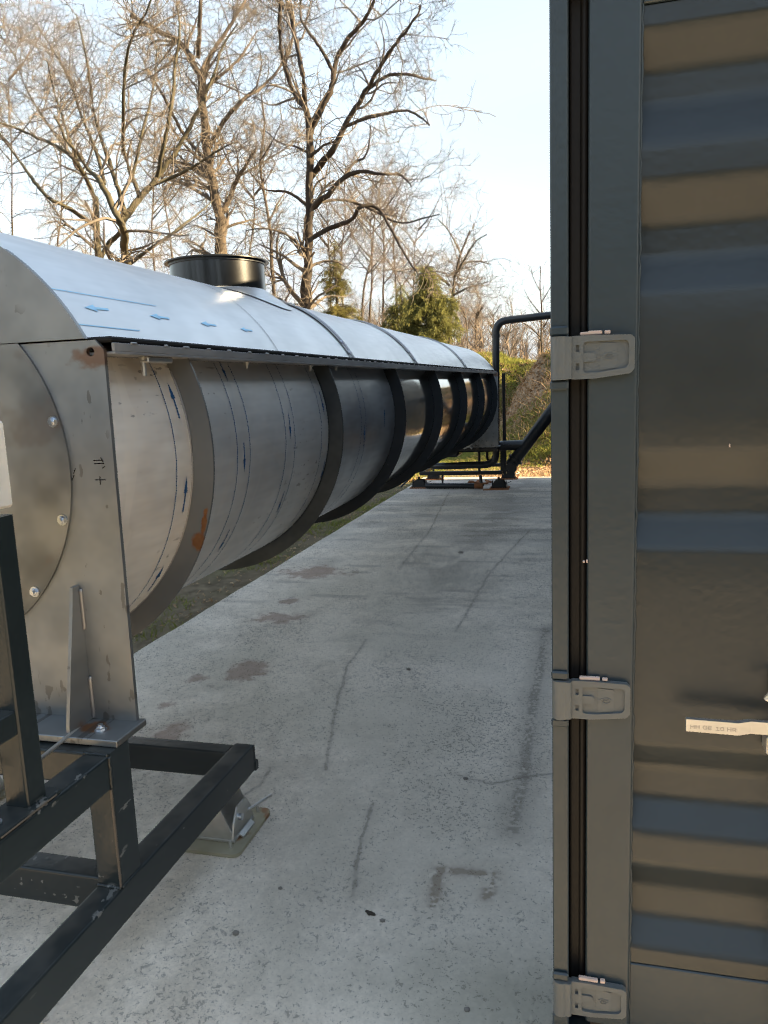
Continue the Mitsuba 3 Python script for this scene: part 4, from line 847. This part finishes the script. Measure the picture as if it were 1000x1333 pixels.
def fir(label, x, y, Y, ytop, half_px, m, seed, dens=1.0):
    rng = np.random.default_rng(seed); foot = on_y(x, y, Y); top = on_y(x, ytop, Y)
    z0 = ground_h(np.array([foot[0]]), np.array([foot[1]]))[0]; H = top[2] - z0; W = half_px * Y / F
    t = thing('fir_tree', label, 'tree', 'fir trees behind the drum')
    part(t, 'trunk', tube([(foot[0], foot[1], z0 - .1), (foot[0], foot[1], z0 + H * .5), (foot[0], foot[1], z0 + H * .97)], [.10, .07, .015], 8), 'bark_dark', True)
    n = int(210 * dens); s = rng.random(n) ** .8
    a = rng.uniform(0, 2 * np.pi, n); prof = np.minimum(1.0, (1 - s) * 2.3 + .08) * (.35 + 1.05 * meshkit.noise(np.c_[np.cos(a) * 1.8, np.sin(a) * 1.8, s * 7], seed))
    L = W * prof * rng.uniform(.45, 1.2, n); k = 7; u = np.linspace(0, 1, k)
    P = np.zeros((n, k, 3)); P[:, :, 0] = foot[0] + np.cos(a)[:, None] * L[:, None] * u; P[:, :, 1] = foot[1] + np.sin(a)[:, None] * L[:, None] * u
    P[:, :, 2] = z0 + .2 + s[:, None] * (H - .2) + L[:, None] * (.25 * u - .62 * u * u)
    R = np.linspace(.014, .004, k)[None] * np.ones((n, 1))
    v, f = batch_tubes(P, R, 3); part(t, 'boughs', trimesh.Trimesh(v, f, process=False), 'bark_dark', False, kind='stuff')
    Q, Rq = grow(P, R, rng, per_m=26, len_m=(.10, .38), ang=(30, 70), up=-.25, k=4, curl=.3, rmin=.003, tmin=.25, cap=int(11000 * dens))
    c = Q.reshape(-1, 3); d = np.gradient(Q, axis=1).reshape(-1, 3); c = np.repeat(c, 3, 0); d = np.repeat(d, 3, 0); nn = len(c)
    d /= np.linalg.norm(d, axis=1, keepdims=True) + 1e-9; d = d + rng.normal(0, .55, (nn, 3)); d[:, 2] -= .35; d /= np.linalg.norm(d, axis=1, keepdims=True)
    wv = np.cross(d, rng.normal(0, 1, (nn, 3))); wv /= np.linalg.norm(wv, axis=1, keepdims=True) + 1e-9
    ll = rng.uniform(.05, .13, (nn, 1)); c = c + rng.normal(0, .02, (nn, 3))
    V = np.stack([c - wv * .010, c + wv * .010, c + d * ll + wv * .003], 1).reshape(-1, 3)
    part(t, 'needles', trimesh.Trimesh(V, np.arange(nn * 3).reshape(-1, 3), process=False), m, False, kind='stuff')
fir('sunlit olive green fir right of the middle above the cover', 558, 450, 21.0, 345, 44, 'needles', 401, 1.15)
fir('narrow dark fir just right of the dark oak trunk', 440, 420, 23.0, 312, 34, 'needles_dark', 402, .7)
fir('small green fir left behind the larger sunlit fir', 524, 440, 22.5, 368, 30, 'needles', 403, .6)

# ------------------------------------------------------------------ woods
RB = np.random.default_rng(66)  # unseen trees added behind the camera to darken the reflections in the door
n = 34000
cx_ = RB.uniform(-55, 60, 70); cr = RB.uniform(2.2, 3.6, 70); ch = RB.uniform(6.5, 10.5, 70); cy_ = RB.uniform(-30, -23, 70)
o = RB.integers(0, 70, n); s = RB.random(n); rad = cr[o] * np.minimum(1, (1 - s) * 1.6 + .1) * np.sqrt(RB.random(n)); aa = RB.uniform(0, 2 * np.pi, n)
c = np.c_[cx_[o] + rad * np.cos(aa), cy_[o] + rad * np.sin(aa), ch[o] * s]
d1, d2 = RB.normal(0, .42, (n, 3)), RB.normal(0, .42, (n, 3))
leafy('added_wood_foliage', (.02, .028, .010), (.05, .055, .022), .3, .5)
whole('added_evergreen_wood', 'added dark evergreen wood, unseen behind the camera, darkening the reflections in the container doors', 'woodland', trimesh.Trimesh(np.stack([c, c + d1, c + d2], 1).reshape(-1, 3), np.arange(3 * n).reshape(-1, 3), process=False), 'added_wood_foliage', False, kind='stuff')

RW = np.random.default_rng(55)
n = 420
wx, wy = RW.uniform(-75, 8, n), RW.uniform(55, 100, n)
hz_ = RW.uniform(3.5, 6.5, n) * np.clip(1.15 - (wx + 10) / 60, .8, 1.5)
P = np.zeros((n, 8, 3)); s = np.linspace(0, 1, 8)
P[:, :, 0] = wx[:, None] + np.cumsum(RW.normal(0, .12, (n, 8)), 1); P[:, :, 1] = wy[:, None]; P[:, :, 2] = ground_h(wx, wy)[:, None] + s[None] * hz_[:, None]
R = np.linspace(.11, .02, 8)[None] * RW.uniform(.6, 1.3, n)[:, None]
V, Fs, base = [], [], 0
v, f = batch_tubes(P, R, 4); V.append(v); Fs.append(f); base += len(v)
for lv in (dict(per_m=2.6, len_m=(1.0, 2.6), k=5, rmin=.02, ang=(25, 60), up=.25, cap=9000), dict(per_m=2.2, len_m=(.5, 1.4), k=4, rmin=.012, cap=26000), dict(per_m=2, len_m=(.3, .8), k=3, rmin=.009, cap=40000)):
    P, R = grow(P, R, RW, **lv); v, f = batch_tubes(P, R, 3); V.append(v); Fs.append(f + base); base += len(v)
whole('woodland', 'far bare brown woodland along the horizon behind the heap', 'woodland', trimesh.Trimesh(np.vstack(V), np.vstack(Fs), process=False), 'twig_red', False, kind='stuff')
